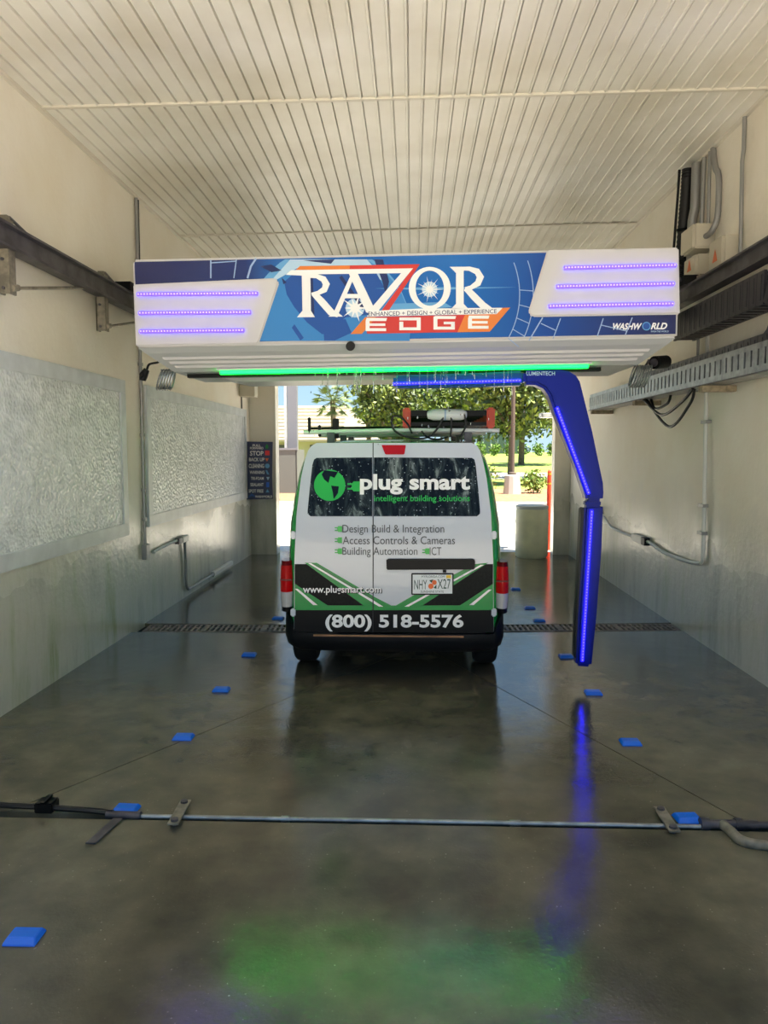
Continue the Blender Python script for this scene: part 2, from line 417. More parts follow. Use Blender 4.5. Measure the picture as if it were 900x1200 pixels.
# drain channel: iron grates in a row across the bay
dr = thing('trench_drain', 'row of rusty iron slotted grates set in a trench across the floor', 'drain', (0, 7.25, -.035))
A, B = Vector((XL+.08, 7.195, 0)), Vector((XR-.01, 7.435, 0)); dv = (B-A); ND = 9; seg = dv/ND; ang = math.atan2(dv.y, dv.x); ln = seg.length
gm = MB()
hl = ln/2-.012
for yy, w in ((-.138, .024), (0, .022), (.138, .024)): gm.bb(-hl, hl, yy-w/2, yy+w/2, -.028, -.004)
nb = 11
for k in range(nb+1):
    x = -hl + 2*hl*k/nb; w = .03 if k in (0, nb) else .022
    gm.bb(x-w/2, x+w/2, -.138, .138, -.026, -.004)
g0 = None
for k in range(ND):
    c = A + seg*(k+.5)
    if g0 is None:
        g0 = gm.build('grate', 'drain_iron', dr, local=True); o = g0
    else: o = twin(g0, dr)
    o.location = (c.x, c.y-7.25, .035); o.rotation_euler = (0, 0, ang)

# walls
def wall(name, x0, x1, y0, y1, z0, z1): return tag(MB().bb(x0, x1, y0, y1, z0, z1).build(name, 'stucco'), kind='structure')
wall('wall_left', XL-.2, XL, Y0, Y1+.1, -.3, 4.6)
wall('wall_right', XR, XR+.2, Y0, Y1+.1, -.3, 4.75)
jl = at(323.5, 560, 12.45).x; jr = at(647.5, 560, 12.75).x
wall('wall_end_left', XL, jl, 12.45, 12.75, -.05, 3.06)
wall('wall_end_right', jr, XR, 12.6, 12.85, -.05, 3.06)
wall('wall_end_top', XL, XR, 12.45, 12.75, 3.06, 4.5)
# ceiling: deck above, ribbed boards below
ce = MB(); ce.prism([(XL-.3, Y0, 4.45), (XR+.3, Y0, 4.62), (XR+.3, Y0, 4.90), (XL-.3, Y0, 4.80)], (0, Y1+.25-Y0, 0))
ce = tag(ce.build('ceiling', 'painted_ceiling', origin=(0, 0, 4.6)), kind='structure')
NP = 48; pw = (XR-XL)/NP
rows = [(Y0-.0, 2.43), (2.43, 5.68), (5.68, 8.92), (8.92, 12.45)]
skew = (5.925-5.627)/(XR-XL)
for ri, (a, c) in enumerate(rows):
    L_ = c-a-.012
    prof = [(-pw/2, .02), (-pw/2+.002, 0), (pw/2-.026, 0), (pw/2-.023, -.010), (pw/2-.009, -.010), (pw/2-.006, .02), (pw/2, .02)]
    pm = MB(); vs = [(x, -L_/2, z) for x, z in prof] + [(x, L_/2, z) for x, z in prof]; K = len(prof)
    pm.quads(vs, [(i, i+1, K+i+1, K+i) for i in range(K-1)])
    p0 = None
    for k in range(NP):
        x = XL + pw*(k+.5)
        if p0 is None: p0 = pm.build('ceiling_board', 'painted_ceiling', ce, local=True); o = p0
        else: o = twin(p0, ce)
        o.location = (x, (a+c)/2 + skew*(x-.03)*(1 if ri in (1, 2) else .5), zc(x)-4.6); o.rotation_euler = (0, -SLOPE, 0)
for k, yy in enumerate((2.43, 5.68, 8.92)):
    t = MB().bar((XL, yy+skew*(XL-.03), zc(XL)-.007), (XR, yy+skew*(XR-.03), zc(XR)-.007), .034, .016).build('trim_%d' % (k+1), 'ceiling_seam'); tag(t, kind='structure')
for k, (x, yy) in enumerate(((XL, 0), (XR, 0))):
    t = MB().bb(x if x < 0 else x-.03, x+.03 if x < 0 else x, Y0, 12.45, zc(x)-.03, zc(x)+.0).build('trim_%d' % (k+4), 'ceiling_seam'); tag(t, kind='structure')
# threshold pilaster bases are plain; outside drive begins at the exit

# --- pebbled panels on the left wall
def wallpanel(y0, y1, z0, z1, label):
    t = thing('wall_panel', label, 'wall panel', (XL, (y0+y1)/2, z0), 'pebbled wall panels')
    MB().bb(XL, XL+.02, y0+.1, y1-.1, z0+.1, z1-.1).build('panel', 'pebbled_plastic', t)
    for (a, c, d, e) in ((y0, y1, z1-.12, z1), (y0, y1, z0, z0+.12), (y0, y0+.12, z0+.12, z1-.12), (y1-.12, y1, z0+.12, z1-.12)):
        MB().bb(XL, XL+.032, a, c, d, e).build('frame_board', 'trim_paint', t, bevel=.004)
wallpanel(3.1, 6.95, .955, 2.415, 'white pebbled plastic wall panel under the side rail')
wallpanel(7.5, 12.08, .975, 2.42, 'white pebbled plastic wall panel running to the navy menu sign')

# =================================================================== RAILS, CHAIN, TRAY
def ibeam(x, z0, z1, y0, y1, w=.10):
    m = MB(); m.bb(x-w/2, x+w/2, y0, y1, z1-.016, z1); m.bb(x-w/2, x+w/2, y0, y1, z0, z0+.016); m.bb(x-.010, x+.010, y0, y1, z0+.016, z1-.016)
    return m
RXL, RXR = -2.60, 2.46
RZ0, RZ1 = 3.045, 3.20
t = thing('guide_rail', 'dark steel guide rail beam along the wall with the pebbled panels', 'rail', (RXL, 7, RZ0))
ibeam(RXL, RZ0, RZ1, 2.2, 12.4).build('beam', 'steel_dark', t)
for yb in (4.78, 6.27, 8.6, 10.9):
    MB().bb(RXL-.055, RXL+.02, yb-.008, yb+.004, 2.765, RZ0).bb(RXL-.055, RXL-.045, yb-.008, yb+.06, 2.765, RZ0).bb(RXL+.008, RXL+.02, yb, yb+.075, 2.765, RZ0).build('bracket', 'bracket_steel', t)
    cl = MB().bb(RXL-.118, RXL+.03, yb-.03, yb+.05, RZ1, RZ1+.03).bb(RXL-.03, RXL+.02, yb-.01, yb+.03, RZ1+.03, RZ1+.055).build('clamp_plate', 'bracket_steel', t)
    MB().tube([(RXL+.015, yb+.03, RZ1+.05), (RXL-.02, yb+.42, RZ1+.004)], .010, 8).build('tie_rod', 'steel_dark', t)
    MB().tube([(RXL+.02, yb+.03, 2.805), (RXL-.02, yb+1.17, RZ0+.005)], [.011, .013], 10).tube([(RXL+.02, yb+.02, 2.803), (RXL+.015, yb+.10, 2.822)], .022, 10).build('sway_brace', 'bracket_steel', t)
    for zz in (2.80, 2.98): MB().tube([(RXL-.02, yb-.016, zz), (RXL-.02, yb-.006, zz)], .011, 8).build('bolt', 'steel_dark', t)
t = thing('guide_rail', 'dark steel guide rail beam above the cable chain', 'rail', (RXR, 7, RZ0))
ibeam(RXR, 3.075, 3.215, 2.2, 12.4).build('beam', 'steel_dark', t)
for yb in (4.6, 6.5, 8.6, 10.9):
    MB().bb(RXR+.03, XR, yb-.02, yb+.02, 3.215, 3.25).bb(RXR-.05, RXR+.05, yb-.04, yb+.04, 3.215, 3.235).build('bracket', 'bracket_steel', t)
# slotted tray on wooden blocks
TX0, TX1, TZ0, TZ1 = 2.40, 2.605, 2.305, 2.505
t = thing('cable_tray', 'long slotted grey metal cable tray on the wall, sitting on wood blocks', 'cable tray', ((TX0+TX1)/2, 7, TZ0))
def slotted(x):
    m = MB(); y0, y1 = 2.6, 10.2
    m.bb(x-.004, x+.004, y0, y1, TZ0, TZ0+.045); m.bb(x-.004, x+.004, y0, y1, TZ1-.04, TZ1)
    yy = y0
    while yy < y1:
        m.bb(x-.003, x+.003, yy, yy+.074, TZ0+.04, TZ1-.035); yy += .105
    return m
slotted(TX0).build('slotted_side', 'galvanised', t)
slotted(TX1).build('slotted_side', 'galvanised', t)
MB().bb(TX0, TX1, 2.6, 10.2, TZ0-.005, TZ0+.026).build('tray_bottom', 'galvanised', t)
MB().bb(TX0-.02, TX0, 2.6, 10.2, TZ0-.012, TZ0-.004).build('bottom_lip', 'steel_dark', t)
for yb, nm in ((4.3, 'wood block on the wall under the tray, out past the chain loop'), (6.25, 'wood block under the cable tray by the corner of the wash bridge'), (8.1, 'wood block under the cable tray above the hanging black hoses'), (10.0, 'wood block under the tray end near the exit')):
    tag(MB().bb(TX0-.02, XR, yb, yb+.09, TZ0-.062, TZ0-.013).build('wood_block', 'wood_block', bevel=.004), nm, 'block', 'tray support blocks')
# cable chain: upper run, loop, lower run in the tray
t = thing('cable_chain', 'black plastic cable drag chain looped over the slotted tray', 'cable chain', (2.503, 6, 2.31))
lk = MB(); lk.bb(-.095, -.075, -.052, .052, -.115, .115); lk.bb(.075, .095, -.052, .052, -.115, .115)
lk.bb(-.075, .075, -.03, .03, .095, .111); lk.bb(-.075, .075, -.03, .03, -.111, -.095); lk.bb(-.099, -.095, -.018, .018, -.09, .09)
zU, zL, rC, yC = 2.88, 2.445, .2175, 5.30
path = []
y = 7.0
while y > yC: path.append((y, zU, 0)); y -= .11
for k in range(1, 7):
    a = math.pi*k/7; path.append((yC - rC*math.sin(a), (zU+zL)/2 + rC*math.cos(a), a))
y = yC
while y < 8.4: path.append((y, zL, math.pi)); y += .11
l0 = None
for (yy, zz, a) in path:
    if l0 is None: l0 = lk.build('chain_link', 'chain_plastic', t, local=True); o = l0
    else: o = twin(l0, t)
    o.location = (0, yy-6, zz-2.31); o.rotation_euler = (a, 0, 0)
# hanging black hoses below the tray
hp = [((754, 470), (775, 486), (798, 472), (812, 454)), ((752, 468), (784, 500), (808, 474), (814, 455)), ((757, 466), (768, 479), (782, 473), (786, 461))]
for k, (pp, lb) in enumerate(zip(hp, ('middle-hanging black hose loop under the cable tray', 'lowest-hanging black hose loop under the cable tray', 'short tight black hose loop under the cable tray'))):
    P_ = [atX(a, b_, 2.44 + .04*k) for a, b_ in pp]
    for q_ in (P_[0], P_[-1]): q_.z = TZ0-.008
    P_[0].y = min(P_[0].y, 8.06 - .03*k)      # clear of the wood block
    tag(MB().tube(smoothpath(P_, 8), .013, 8).build('hose', 'black_rubber', smooth=True), lb, 'hose')

# =================================================================== THE WASH BRIDGE (gantry)
G = Vector((-.065, 5.3, 2.5145)); TH = -.0125
gt = thing('wash_bridge', 'white overhead car wash bridge with blue printed front and purple light strips', 'wash bridge', G)
gt.rotation_euler = (0, TH, 0)
def pg(a, b_, off=0.):
    d = at(a, b_, 5.3 - off) - G
    return Vector((d.x*math.cos(TH) - d.z*math.sin(TH), -off, d.x*math.sin(TH) + d.z*math.cos(TH)))
W, HT, DP = 1.905, .614, 1.15
MB().bb(-W, W, 0, DP, 0, HT).build('housing', 'gantry_white', gt, local=True, bevel=.018, smooth=True)
fr = MB().loft([[(-W+.012, .015, .0), (W-.012, .015, .0), (W-.012, DP, .0), (-W+.012, DP, .0)],
                [(-W+.05, .06, -.035), (W-.05, .06, -.035), (W-.05, DP, -.035), (-W+.05, DP, -.035)],
                [(-W+.19, .27, -.150), (W-.19, .27, -.150), (W-.19, DP-.05, -.150), (-W+.19, DP-.05, -.150)]]).build('lower_fairing', 'gantry_grey', gt, local=True)
for k in range(3):
    f = .26 + .22*k; y = .06+.21*f; z = -.035-.115*f; u = W-.115-.13*f
    MB().loft([[(-u, y-.014, z+.012), (u, y-.014, z+.012), (u, y+.01, z+.012), (-u, y+.01, z+.012)], [(-u+.02, y-.004, z-.012), (u-.02, y-.004, z-.012), (u-.02, y+.02, z-.012), (-u+.02, y+.02, z-.012)]]).build('ridge', 'gantry_white', fr, local=True)
MB().tube([Vector((-.37, .02, -.012)), Vector((-.37, -.012, -.02))], .032, 16).build('sensor_eye', 'black_plastic', gt, local=True, smooth=True)
# under-slung parts
MB().bb(-1.66, 1.48, .40, .46, -.178, -.150).build('trolley_track', 'black_plastic', gt, local=True)
MB().loft([[(-1.5, .5, -.15), (1.4, .5, -.15), (1.4, 1.05, -.15), (-1.5, 1.05, -.15)], [(-1.3, .56, -.20), (1.2, .56, -.20), (1.2, 1.0, -.20), (-1.3, 1.0, -.20)]]).build('belly_pan', 'gantry_grey', gt, local=True)
gb = MB().tube([Vector((-1.36, .235, -.157)), Vector((1.345, .235, -.156))], .019, 12).build('green_light_bar', 'led_green', gt, local=True, smooth=True)
MB().bb(-1.38, 1.365, .205, .275, -.138, -.132).bb(-1.38, 1.365, .200, .206, -.148, -.132).build('added_spill_shield', 'gantry_grey', gt, local=True)  # shield added over the bar to keep its green light off the fairing
for s in (-1, 1):      # carriages that roll on the rails
    xr = (RXL if s < 0 else RXR) - G.x; xi = xr - s*.15
    zb = ((RZ1 if s < 0 else 3.215) - G.z)*math.cos(TH) + xr*math.sin(TH) - .001      # wheels' block stands on the rail
    MB().bb(min(s*(W-.3), xi), max(s*(W-.3), xi), DP+.34, DP+.60, .36, .50).bb(s*(W-.3)-.06, s*(W-.3)+.06, DP-.05, DP+.36, .36, .5).build('carriage_beam', 'steel_dark', gt, local=True)
    MB().bb(xr-.07, xr+.07, DP+.30, DP+.66, zb, zb+.08).build('carriage_block', 'black_plastic', gt, local=True)
    MB().bb(xi-.02, xi+.02, DP+.36, DP+.6, .36, zb+.07).bb(min(xr, xi), max(xr, xi), DP+.36, DP+.6, zb+.04, zb+.07).build('carriage_plate', 'steel_dark', gt, local=True)
# printed front
fp = MB().bb(-W+.018, W-.018, -.004, 0, .026, HT-.020).build('printed_panel', 'printed_blue', gt, local=True)
def print_poly(name, polys, mat, off=.0052, parent=fp):
    for k_, p in enumerate(polys):
        o = MB().prism([pg(x, y, off+.0002*k_) for x, y in p], (0, .001, 0)).build(name, mat, parent, local=True)
    return o
def print_join(name, polys, mat, off):
    m_ = MB()
    for k, p in enumerate(polys): m_.prism([pg(x, y, off + .00005*k) for x, y in p], (0, .001, 0))
    return m_.build(name, mat, fp, local=True)
gx0, gx1, gy0, gy1 = 160, 790, 303, 401
def circ(cx, cy, rx, ry=None, a0=0, a1=360, k=40):
    ry = ry or rx
    return [(cx+rx*math.cos(math.radians(a0+(a1-a0)*i/k)), cy+ry*math.sin(math.radians(a0+(a1-a0)*i/k))) for i in range(k+(0 if abs(a1-a0) == 360 else 1))]
def clp(p): return clip(p, 161, 789, 304, 399.5)
print_poly('globe_edge', [clp(circ(385, 385, 96))], 'print_sky', .0052)
print_poly('globe_print', [clp(circ(389, 387, 92))], 'print_globe', .0060)
print_poly('globe_light', [clp(stroke([(318, 330), (345, 308), (385, 303), (425, 308), (452, 330)], [2, 14, 20, 14, 2]))], 'print_pale', .0068)
print_poly('continent', [[(333, 330), (345, 320), (380, 316), (440, 318), (452, 340), (440, 368), (405, 372), (388, 384), (378, 392), (360, 378), (345, 360), (336, 345)],
                         clp([(345, 380), (356, 396), (352, 399), (342, 384)]), clp([(378, 376), (405, 374), (412, 390), (392, 399), (380, 399)])], 'print_midblue', .0072)
print_poly('island', [[(305, 312), (318, 310), (330, 317), (318, 319)], [(355, 305), (392, 304), (388, 309), (370, 307)], [(330, 325), (336, 331), (332, 333)], clp([(437, 300), (448, 301), (456, 330), (452, 345), (448, 330)])], 'print_navy', .0078)
print_poly('globe_arc', [stroke([(300, 301+2), (294, 312), (290, 326)], 2.2), stroke([(247, 304.5), (247, 326)], 1.6), stroke([(277, 304), (274, 326)], 1.2), stroke([(247, 308), (277, 306)], 1.2)], 'print_line', .0066)
arcs = [circ(515, 345, 94, 100, -28, 33, 20), circ(515, 345, 110, 116, -20, 28, 20)]
al = [stroke([q for q in a if 304 < q[1] < 399], 1.0) for a in arcs]
for a in (-3, 7, 16, 24, 31): al.append(stroke([(515+94*math.cos(math.radians(a)), 345+100*math.sin(math.radians(a))), (515+110*math.cos(math.radians(a+1)), 345+116*math.sin(math.radians(a+1)))], .9))
al += [stroke([(620, 399), (636, 372)], 1.4), stroke([(648, 397), (657, 373)], 1.0), stroke([(634, 379), (651, 387)], 1.0), stroke([(700, 394), (707, 373)], 1.2), stroke([(733, 392), (741, 372)], 1.2), stroke([(705, 381), (735, 388)], 1.0)]
print_join('globe_grid', al, 'print_line', .0066)
print_poly('light_streak', [[(440, 338), (503, 336.5), (604, 336.6), (503, 340)], [(455, 356), (520, 354), (530, 360), (455, 364)]], 'print_sky', .0080)
def star(cx, cy, R, r, k):
    return [(cx+(R if i % 2 == 0 else r)*(1 if i % 4 == 0 else .72 if i % 2 == 0 else 1)*math.cos(math.pi*i/k), cy+(R if i % 2 == 0 else r)*(1 if i % 4 == 0 else .72 if i % 2 == 0 else 1)*math.sin(math.pi*i/k)) for i in range(2*k)]
print_poly('star_glow', [circ(503.5, 339, 9), circ(416, 361, 11)], 'print_pale', .0082)
print_poly('star_burst', [star(503.5, 339, 16, 3.5, 14), star(416, 361, 17, 5, 10)], 'print_white', .0088)
# RAZOR / EDGE
print_poly('orange_bar', [[(346.5, 316.2), (351.5, 311.8), (410, 311), (410, 316)]], 'print_orange', .0090)
print_poly('red_bar', [[(410, 311), (492, 309.6), (455.5, 364), (447, 364), (482, 316.5), (410, 316)]], 'print_red', .0090)
print_poly('letter_shadow', [stroke([(399, 324), (378+48, 362)], 4), stroke([(364, 322), (366, 368)], 5)], 'print_navy', .0086)
let = []
let.append([(335, 322), (341, 316.6), (484, 314.4), (478, 320), (372, 321.4), (354, 323)])                       # long top bar of R-A-Z
let.append([(353.6, 321), (363.6, 321), (364.4, 364), (369, 371.6), (348, 371.8), (354.4, 364)])                   # R stem
let.append(stroke([(362, 323.5), (371, 323.6), (379, 327), (382.4, 333), (380, 339.5), (373, 343.2), (365, 344.6)], [4, 5, 7.4, 8.4, 7.4, 5, 3]))
let.append(stroke([(368, 344), (377, 353.5), (388, 366), (396, 370.6)], [7, 8.4, 8.4, 3]))
let.append([(385, 371), (391, 366), (412, 320), (417, 320), (397, 367), (402, 371)])                               # A thin leg
let.append([(408.5, 320), (419, 320), (438, 360), (437, 369), (429, 366)])                                         # A thick leg
let.append([(405, 344.5), (424.5, 344.5), (426.5, 349.5), (403, 349.5)])
let.append([(471, 319), (484, 314.4), (442, 366), (432, 368.5), (434, 362)])                                       # Z diagonal
print_join('letter_r', let[:4], 'print_white', .0096); print_join('letter_a', let[4:7], 'print_white', .0101); print_join('letter_z', let[7:], 'print_white', .0106)
O = circ(503.6, 337.7, 24.6, 25); I = circ(503.6, 337.7, 16.6, 20.6)
om = MB(); k = len(O); om.quads([pg(x, y, .0098) for x, y in O] + [pg(x, y, .0098) for x, y in I], [(i, (i+1) % k, k+(i+1) % k, k+i) for i in range(k)])
om.build('letter_o', 'print_white', fp, local=True)
let = [[(527, 312.6), (545, 312.6), (543.4, 318), (543.4, 356), (548, 361), (528.4, 362), (534.4, 356), (534.4, 320)],
       stroke([(541, 314.8), (550, 314.8), (559, 318), (563, 324.6), (560, 332), (552, 337), (545, 338)], [4, 5, 7.6, 8.6, 7.4, 5, 3]),
       stroke([(546, 337.5), (556, 348), (566, 358), (576, 362)], [7, 8.4, 8.4, 3]),
       [(430, 371), (434, 364.4), (492, 361.6), (589, 360.6), (582, 368), (500, 369.4)]]
print_join('letter_r', let[:3], 'print_white', .0100); print_join('tagline_bar', let[3:], 'print_white', .0100)
print_poly('edge_banner', [[(428, 371.6), (582, 368), (574, 388.6), (430, 391)]], 'print_red', .0092)
print_poly('edge_banner_end', [[(428, 371.6), (441, 371.4), (424, 391.2), (411, 391.4)], [(545, 368.8), (582, 368), (589, 360.8), (598, 360.4), (574, 388.6), (536, 389.4)]], 'print_orange', .0094)
def rct(x0, x1, y0, y1, s=0): return [(x0+s, y0), (x1+s, y0), (x1, y1), (x0, y1)]
E1 = lambda x, y: [rct(x, x+24, y, y+3.6, 1), rct(x, x+4.6, y+3, y+15), rct(x, x+23, y+6.4, y+9.4), rct(x, x+24, y+12, y+15.4)]
el = E1(428.5, 372.6)
el += [rct(468, 493, 372, 375.4), rct(468, 472.6, 377, 387), rct(468, 493, 383.6, 387), rct(488.4, 493, 372, 387)]
el += [rct(508.5, 533.5, 370.4, 373.8, 1), rct(508, 512.6, 371, 386), rct(508, 533, 382.8, 386.2), rct(528.6, 533, 377, 386), rct(520, 533, 377, 380)]
el += E1(548.5, 369.8)
for nm_, i0, i1 in (('letter_e', 0, 4), ('letter_d', 4, 8), ('letter_g', 8, 13), ('letter_e', 13, 17)): print_join(nm_, el[i0:i1], 'print_white', .0106)
text_px('ENHANCED + DESIGN + GLOBAL + EXPERIENCE', 431.5, 582, 363.8, 368.8, lambda a, b_: pg(a, b_, .0108), .004, tilt=-3.2).build('lettering', 'print_navy', fp, local=True)
# raised white side pods
def pod(name, px):
    P3 = [pg(x, y, .0) for x, y in px]
    return MB().prism([Vector((p.x, -.022, p.z)) for p in P3], (0, .022, 0)).build(name, 'gantry_white', gt, local=True, bevel=.010, smooth=True)
pod('side_pod', [(157, 334), (322, 326.4), (326.5, 329), (327, 334), (304, 402), (302, 404), (160, 406.5)])
pod('side_pod', [(641, 293.5), (794.5, 291), (796, 369), (624, 371.8), (619.5, 369), (619.3, 364)])
def ledstrip(name, a, b_, mat, dmat, fn, pitch, r, parent):
    p, q = fn(*a), fn(*b_); m_ = MB()
    st_ = MB().tube([p, q], r, 8).build(name, mat, parent, local=True)
    L_ = (q-p).length; k = int(L_/pitch); d_ = MB()
    for i in range(k):
        c = p + (q-p)*((i+.5)/k); d_.box(c + Vector((0, -r*.8, 0)), (pitch*.42, r*.6, r*.7))
    d_.build('light_dots', dmat, st_, local=True, kind='stuff')
    return st_
for a, b_ in (((161, 345), (302, 344)), ((163, 367), (294, 366)), ((164, 388.5), (286, 387.3)), ((661, 314), (792, 311)), ((652, 336), (790, 332.6)), ((643, 359), (789, 356))):
    ledstrip('light_strip', a, b_, 'led_purple', 'led_purple_dot', lambda x, y: pg(x, y, .034), .021, .014, gt)
text_px('WASHW', 718.5, 752.5, 378.6, 386.4, lambda a, b_: pg(a, b_, .0062), .035, .35).build('lettering', 'print_white', fp, local=True)
text_px('RLD', 762.5, 782, 378.2, 386, lambda a, b_: pg(a, b_, .0062), .035, .35).build('lettering', 'print_white', fp, local=True)
print_poly('logo_ring', [circ(757.6, 382.2, 5)], 'print_sky', .0060); print_poly('logo_globe', [circ(757.6, 382.2, 4)], 'print_midblue', .0068)
text_px('WASH THE WORLD', 762.5, 783.5, 387.3, 389.4, lambda a, b_: pg(a, b_, .0062), .01).build('lettering', 'print_pale', fp, local=True)
# small hardware hung below the bridge ends
t = thing('camera_unit', 'small black camera hanging under the bridge end near the panelled wall', 'camera', at(172, 446, 5.62))
MB().tube(smoothpath([at(190, 416, 5.8), at(186, 424, 5.76), at(178, 426, 5.68), at(174, 428, 5.62), at(172, 434, 5.62)], 4), .009, 8).build('arm', 'black_plastic', t)
c = at(168, 440, 5.62); MB().tube([at(172, 433, 5.62), c, at(167, 446, 5.62)], [.022, .033, .024], 14).build('body', 'black_plastic', t, smooth=True)
MB().tube([at(168, 440, 5.62)+Vector((0, -.03, 0)), at(168, 440, 5.62)+Vector((0, -.037, 0))], .018, 12).build('lens', 'glass_dark', t)
def coil(name, label, cpx, Y, R, turns, mat):
    c = at(*cpx, Y); pts = []
    for i in range(turns*14+1):
        a = 2*math.pi*i/14; pts.append(c + Vector((-.06+.12*i/(turns*14) + R*.3*math.cos(a), R*math.sin(a)*.6, R*math.cos(a))))
    t_ = thing(name, label, 'coil', c - Vector((0, 0, R)))
    MB().tube(pts, .007, 6).build('coiled_tube', mat, t_, smooth=True)
    MB().tube([c + Vector((.04, .02, R*.8)), c + Vector((.09, .09, .13))], .010, 8).build('hook', 'steel_dark', t_)
    return t_
coil('hose_coil', 'coiled steel hose hanging under the bridge beside the small camera', (195, 445), 5.62, .075, 6, 'galvanised')
coil('hose_coil', 'coiled steel hose tangle hanging under the bridge by the slotted tray', (750, 441), 5.75, .08, 7, 'galvanised')
t = thing('drive_motor', 'small black round motor under the bridge corner by the slotted tray', 'motor', at(773, 432, 5.8))
MB().tube([at(767, 425, 5.8), at(780, 424, 5.9)], .05, 16).build('motor_body', 'black_plastic', t, smooth=True)
MB().tube([at(767, 425, 5.8), at(765.5, 425, 5.79)], .03, 16).build('shaft_cap', 'steel_dark', t)
MB().bb(at(774, 425, 5.86).x-.02, at(774, 425, 5.86).x+.02, 5.82, 5.9, at(774, 425, 5.86).z+.03, 2.47).build('hanger', 'steel_dark', t)
# dripping water off the light bar
dm = MB()
for k in range(46):
    x = random.uniform(375, 600); y0 = 433; L_ = random.uniform(4, 30)
    p = at(x, y0-2, 5.512); q = at(x+random.uniform(-.6, .6), y0+L_, 5.512)
    dm.tube([p, p.lerp(q, .5), q], [.0022, .0018, .0045], 5)
for k in range(70):
    p = at(random.uniform(360, 620), random.uniform(436, 520), 5.508); dm.tube([p, p-Vector((0, 0, random.uniform(.008, .02)))], .0035, 5)
tag(dm.build('water_drips', 'water', kind='stuff'), 'water dripping in thin streaks from the green light bar', 'water')

# =================================================================== THE LIGHT-UP SPRAY ARM
AY = 5.59
sa = thing('spray_arm', 'blue glowing L-shaped spray arm hanging beside the green van', 'spray arm', at(682, 780, AY))
def ap(a, b_): return at(a, b_, AY)
def plate(name, px, mat, dy, bev=.02):
    return MB().prism([ap(x, y) + Vector((0, -dy, 0)) for x, y in px], (0, 2*dy, 0)).build(name, mat, sa, bevel=bev, smooth=True)
plate('upper_arm', [(461, 440.5), (560, 438), (612, 435), (612, 452), (560, 454), (461, 455.5)], 'arm_green_lit', .06, .018)
el_ = plate('elbow', [(612, 435), (640, 434.8), (655, 434.4), (665, 436.2), (673, 441), (677.5, 448), (684, 474), (692, 506), (699, 540), (704.4, 566), (705, 577), (704, 587), (685, 587), (683, 578), (672, 545), (658, 510), (648, 484), (641, 464), (635, 456), (626, 452), (612, 451.6)], 'arm_blue', .075, .022)
plate('joint_collar', [(685, 586), (703, 586), (702.5, 593), (684.5, 593)], 'arm_blue', .045, .01)
plate('lower_arm', [(682.5, 592), (705, 590), (703.5, 640), (697.5, 720), (691.5, 780), (673, 778.5), (675.5, 720), (680, 650)], 'arm_blue', .06, .022)
plate('rubber_edge', [(679.6, 596), (683, 594), (680, 650), (675.8, 720), (673.4, 770), (671.6, 768), (673.6, 720), (677.6, 640)], 'black_rubber', .05, .004)
fn = lambda dy: (lambda x, y: ap(x, y) - sa.location + Vector((0, -dy, 0)))
ledstrip('light_strip', (461, 450.8), (609, 446.8), 'led_blue', 'led_blue_dot', fn(.064), .022, .010, sa)
ledstrip('light_strip', (650, 478), (687, 578), 'led_blue', 'led_blue_dot', fn(.079), .022, .011, sa)
ledstrip('light_strip', (691, 597), (680, 772), 'led_blue', 'led_blue_dot', fn(.064), .022, .011, sa)
hx = at(545, 440, AY).x
MB().lathe((hx, AY+.075, 2.25), [(.03, 0), (.03, .05), (.028, .052), (.028, .124)], 20).build('pivot_hub', 'arm_green_lit', sa, smooth=True)
text_px('LUMENTECH', 615, 648, 436.6, 441.2, lambda a, b_: ap(a, b_)+Vector((0, -.0765, 0)), .012).build('lettering', 'print_pale', sa)

# =================================================================== THE VAN
VY = 5.5; VX = at(461.5, 690, VY).x
van = thing('van', 'green and white cargo van with lettered rear doors and ladder rack', 'van', (VX, VY, 0))
def ry(z): return max(0., z-1.22)*.17
SEC = [(0, .27), (.68, .27), (.78, .30), (.83, .38), (.845, .55), (.845, .95), (.832, 1.2), (.80, 1.42), (.76, 1.60), (.725, 1.70), (.675, 1.77), (.60, 1.81), (.40, 1.832), (0, 1.838)]
def ring(y, ix, it, top=1.838, low=0., bl=0.):
    pts = []
    k = (top-.5)/(1.838-.5)
    for x, z in SEC:
        x2 = x*(1 - ix/.845) if x > 0 else 0
        z2 = z if z < .5 else .5+(z-.5)*k
        z2 -= it*max(0, (z-1.5)/.34) if z > 1.5 else 0
        if z < .5: z2 += low
        pts.append((x2, z2))
    full = [(x, z) for x, z in pts] + [(-x, z) for x, z in reversed(pts[1:-1])]
    return [Vector((VX+x, VY+y+ry(z)*bl, z)) for x, z in full]
st = [(0, .105, .05, 1.838, 0, 1), (.012, .085, .034, 1.838, 0, 1), (.035, .066, .018, 1.838, 0, 1), (.08, .048, .008, 1.838, 0, .95), (.16, .034, .002, 1.838, 0, .9), (.32, .018, 0, 1.842, 0, .75), (.6, .006, 0, 1.85, 0, .5), (1.0, 0, 0, 1.858, 0, .2), (1.7, 0, 0, 1.862, 0, 0), (2.5, 0, 0, 1.855, 0, 0), (2.85, .0, 0, 1.82, 0, 0), (3.15, .01, 0, 1.66, 0, 0), (3.5, .03, 0, 1.36, 0, 0), (3.72, .04, 0, 1.14, 0, 0), (4.05, .07, 0, 1.03, 0, 0), (4.3, .14, 0, .86, .02, 0), (4.39, .24, 0, .66, .05, 0)]
MB().loft([ring(*s) for s in st]).build('body', 'van_green', van, smooth=True)
def pv(a, b_, off=0.):
    p = at(a, b_, VY)
    for _ in range(3): p = at(a, b_, VY + ry(p.z) - off)
    return p
D0 = .016
lx = [(519, 371), (523, 364.5), (528, 361), (540, 357), (560, 352.7), (600, 347.8), (606, 347.3), (657, 345), (700, 344.6), (741, 344.6)]
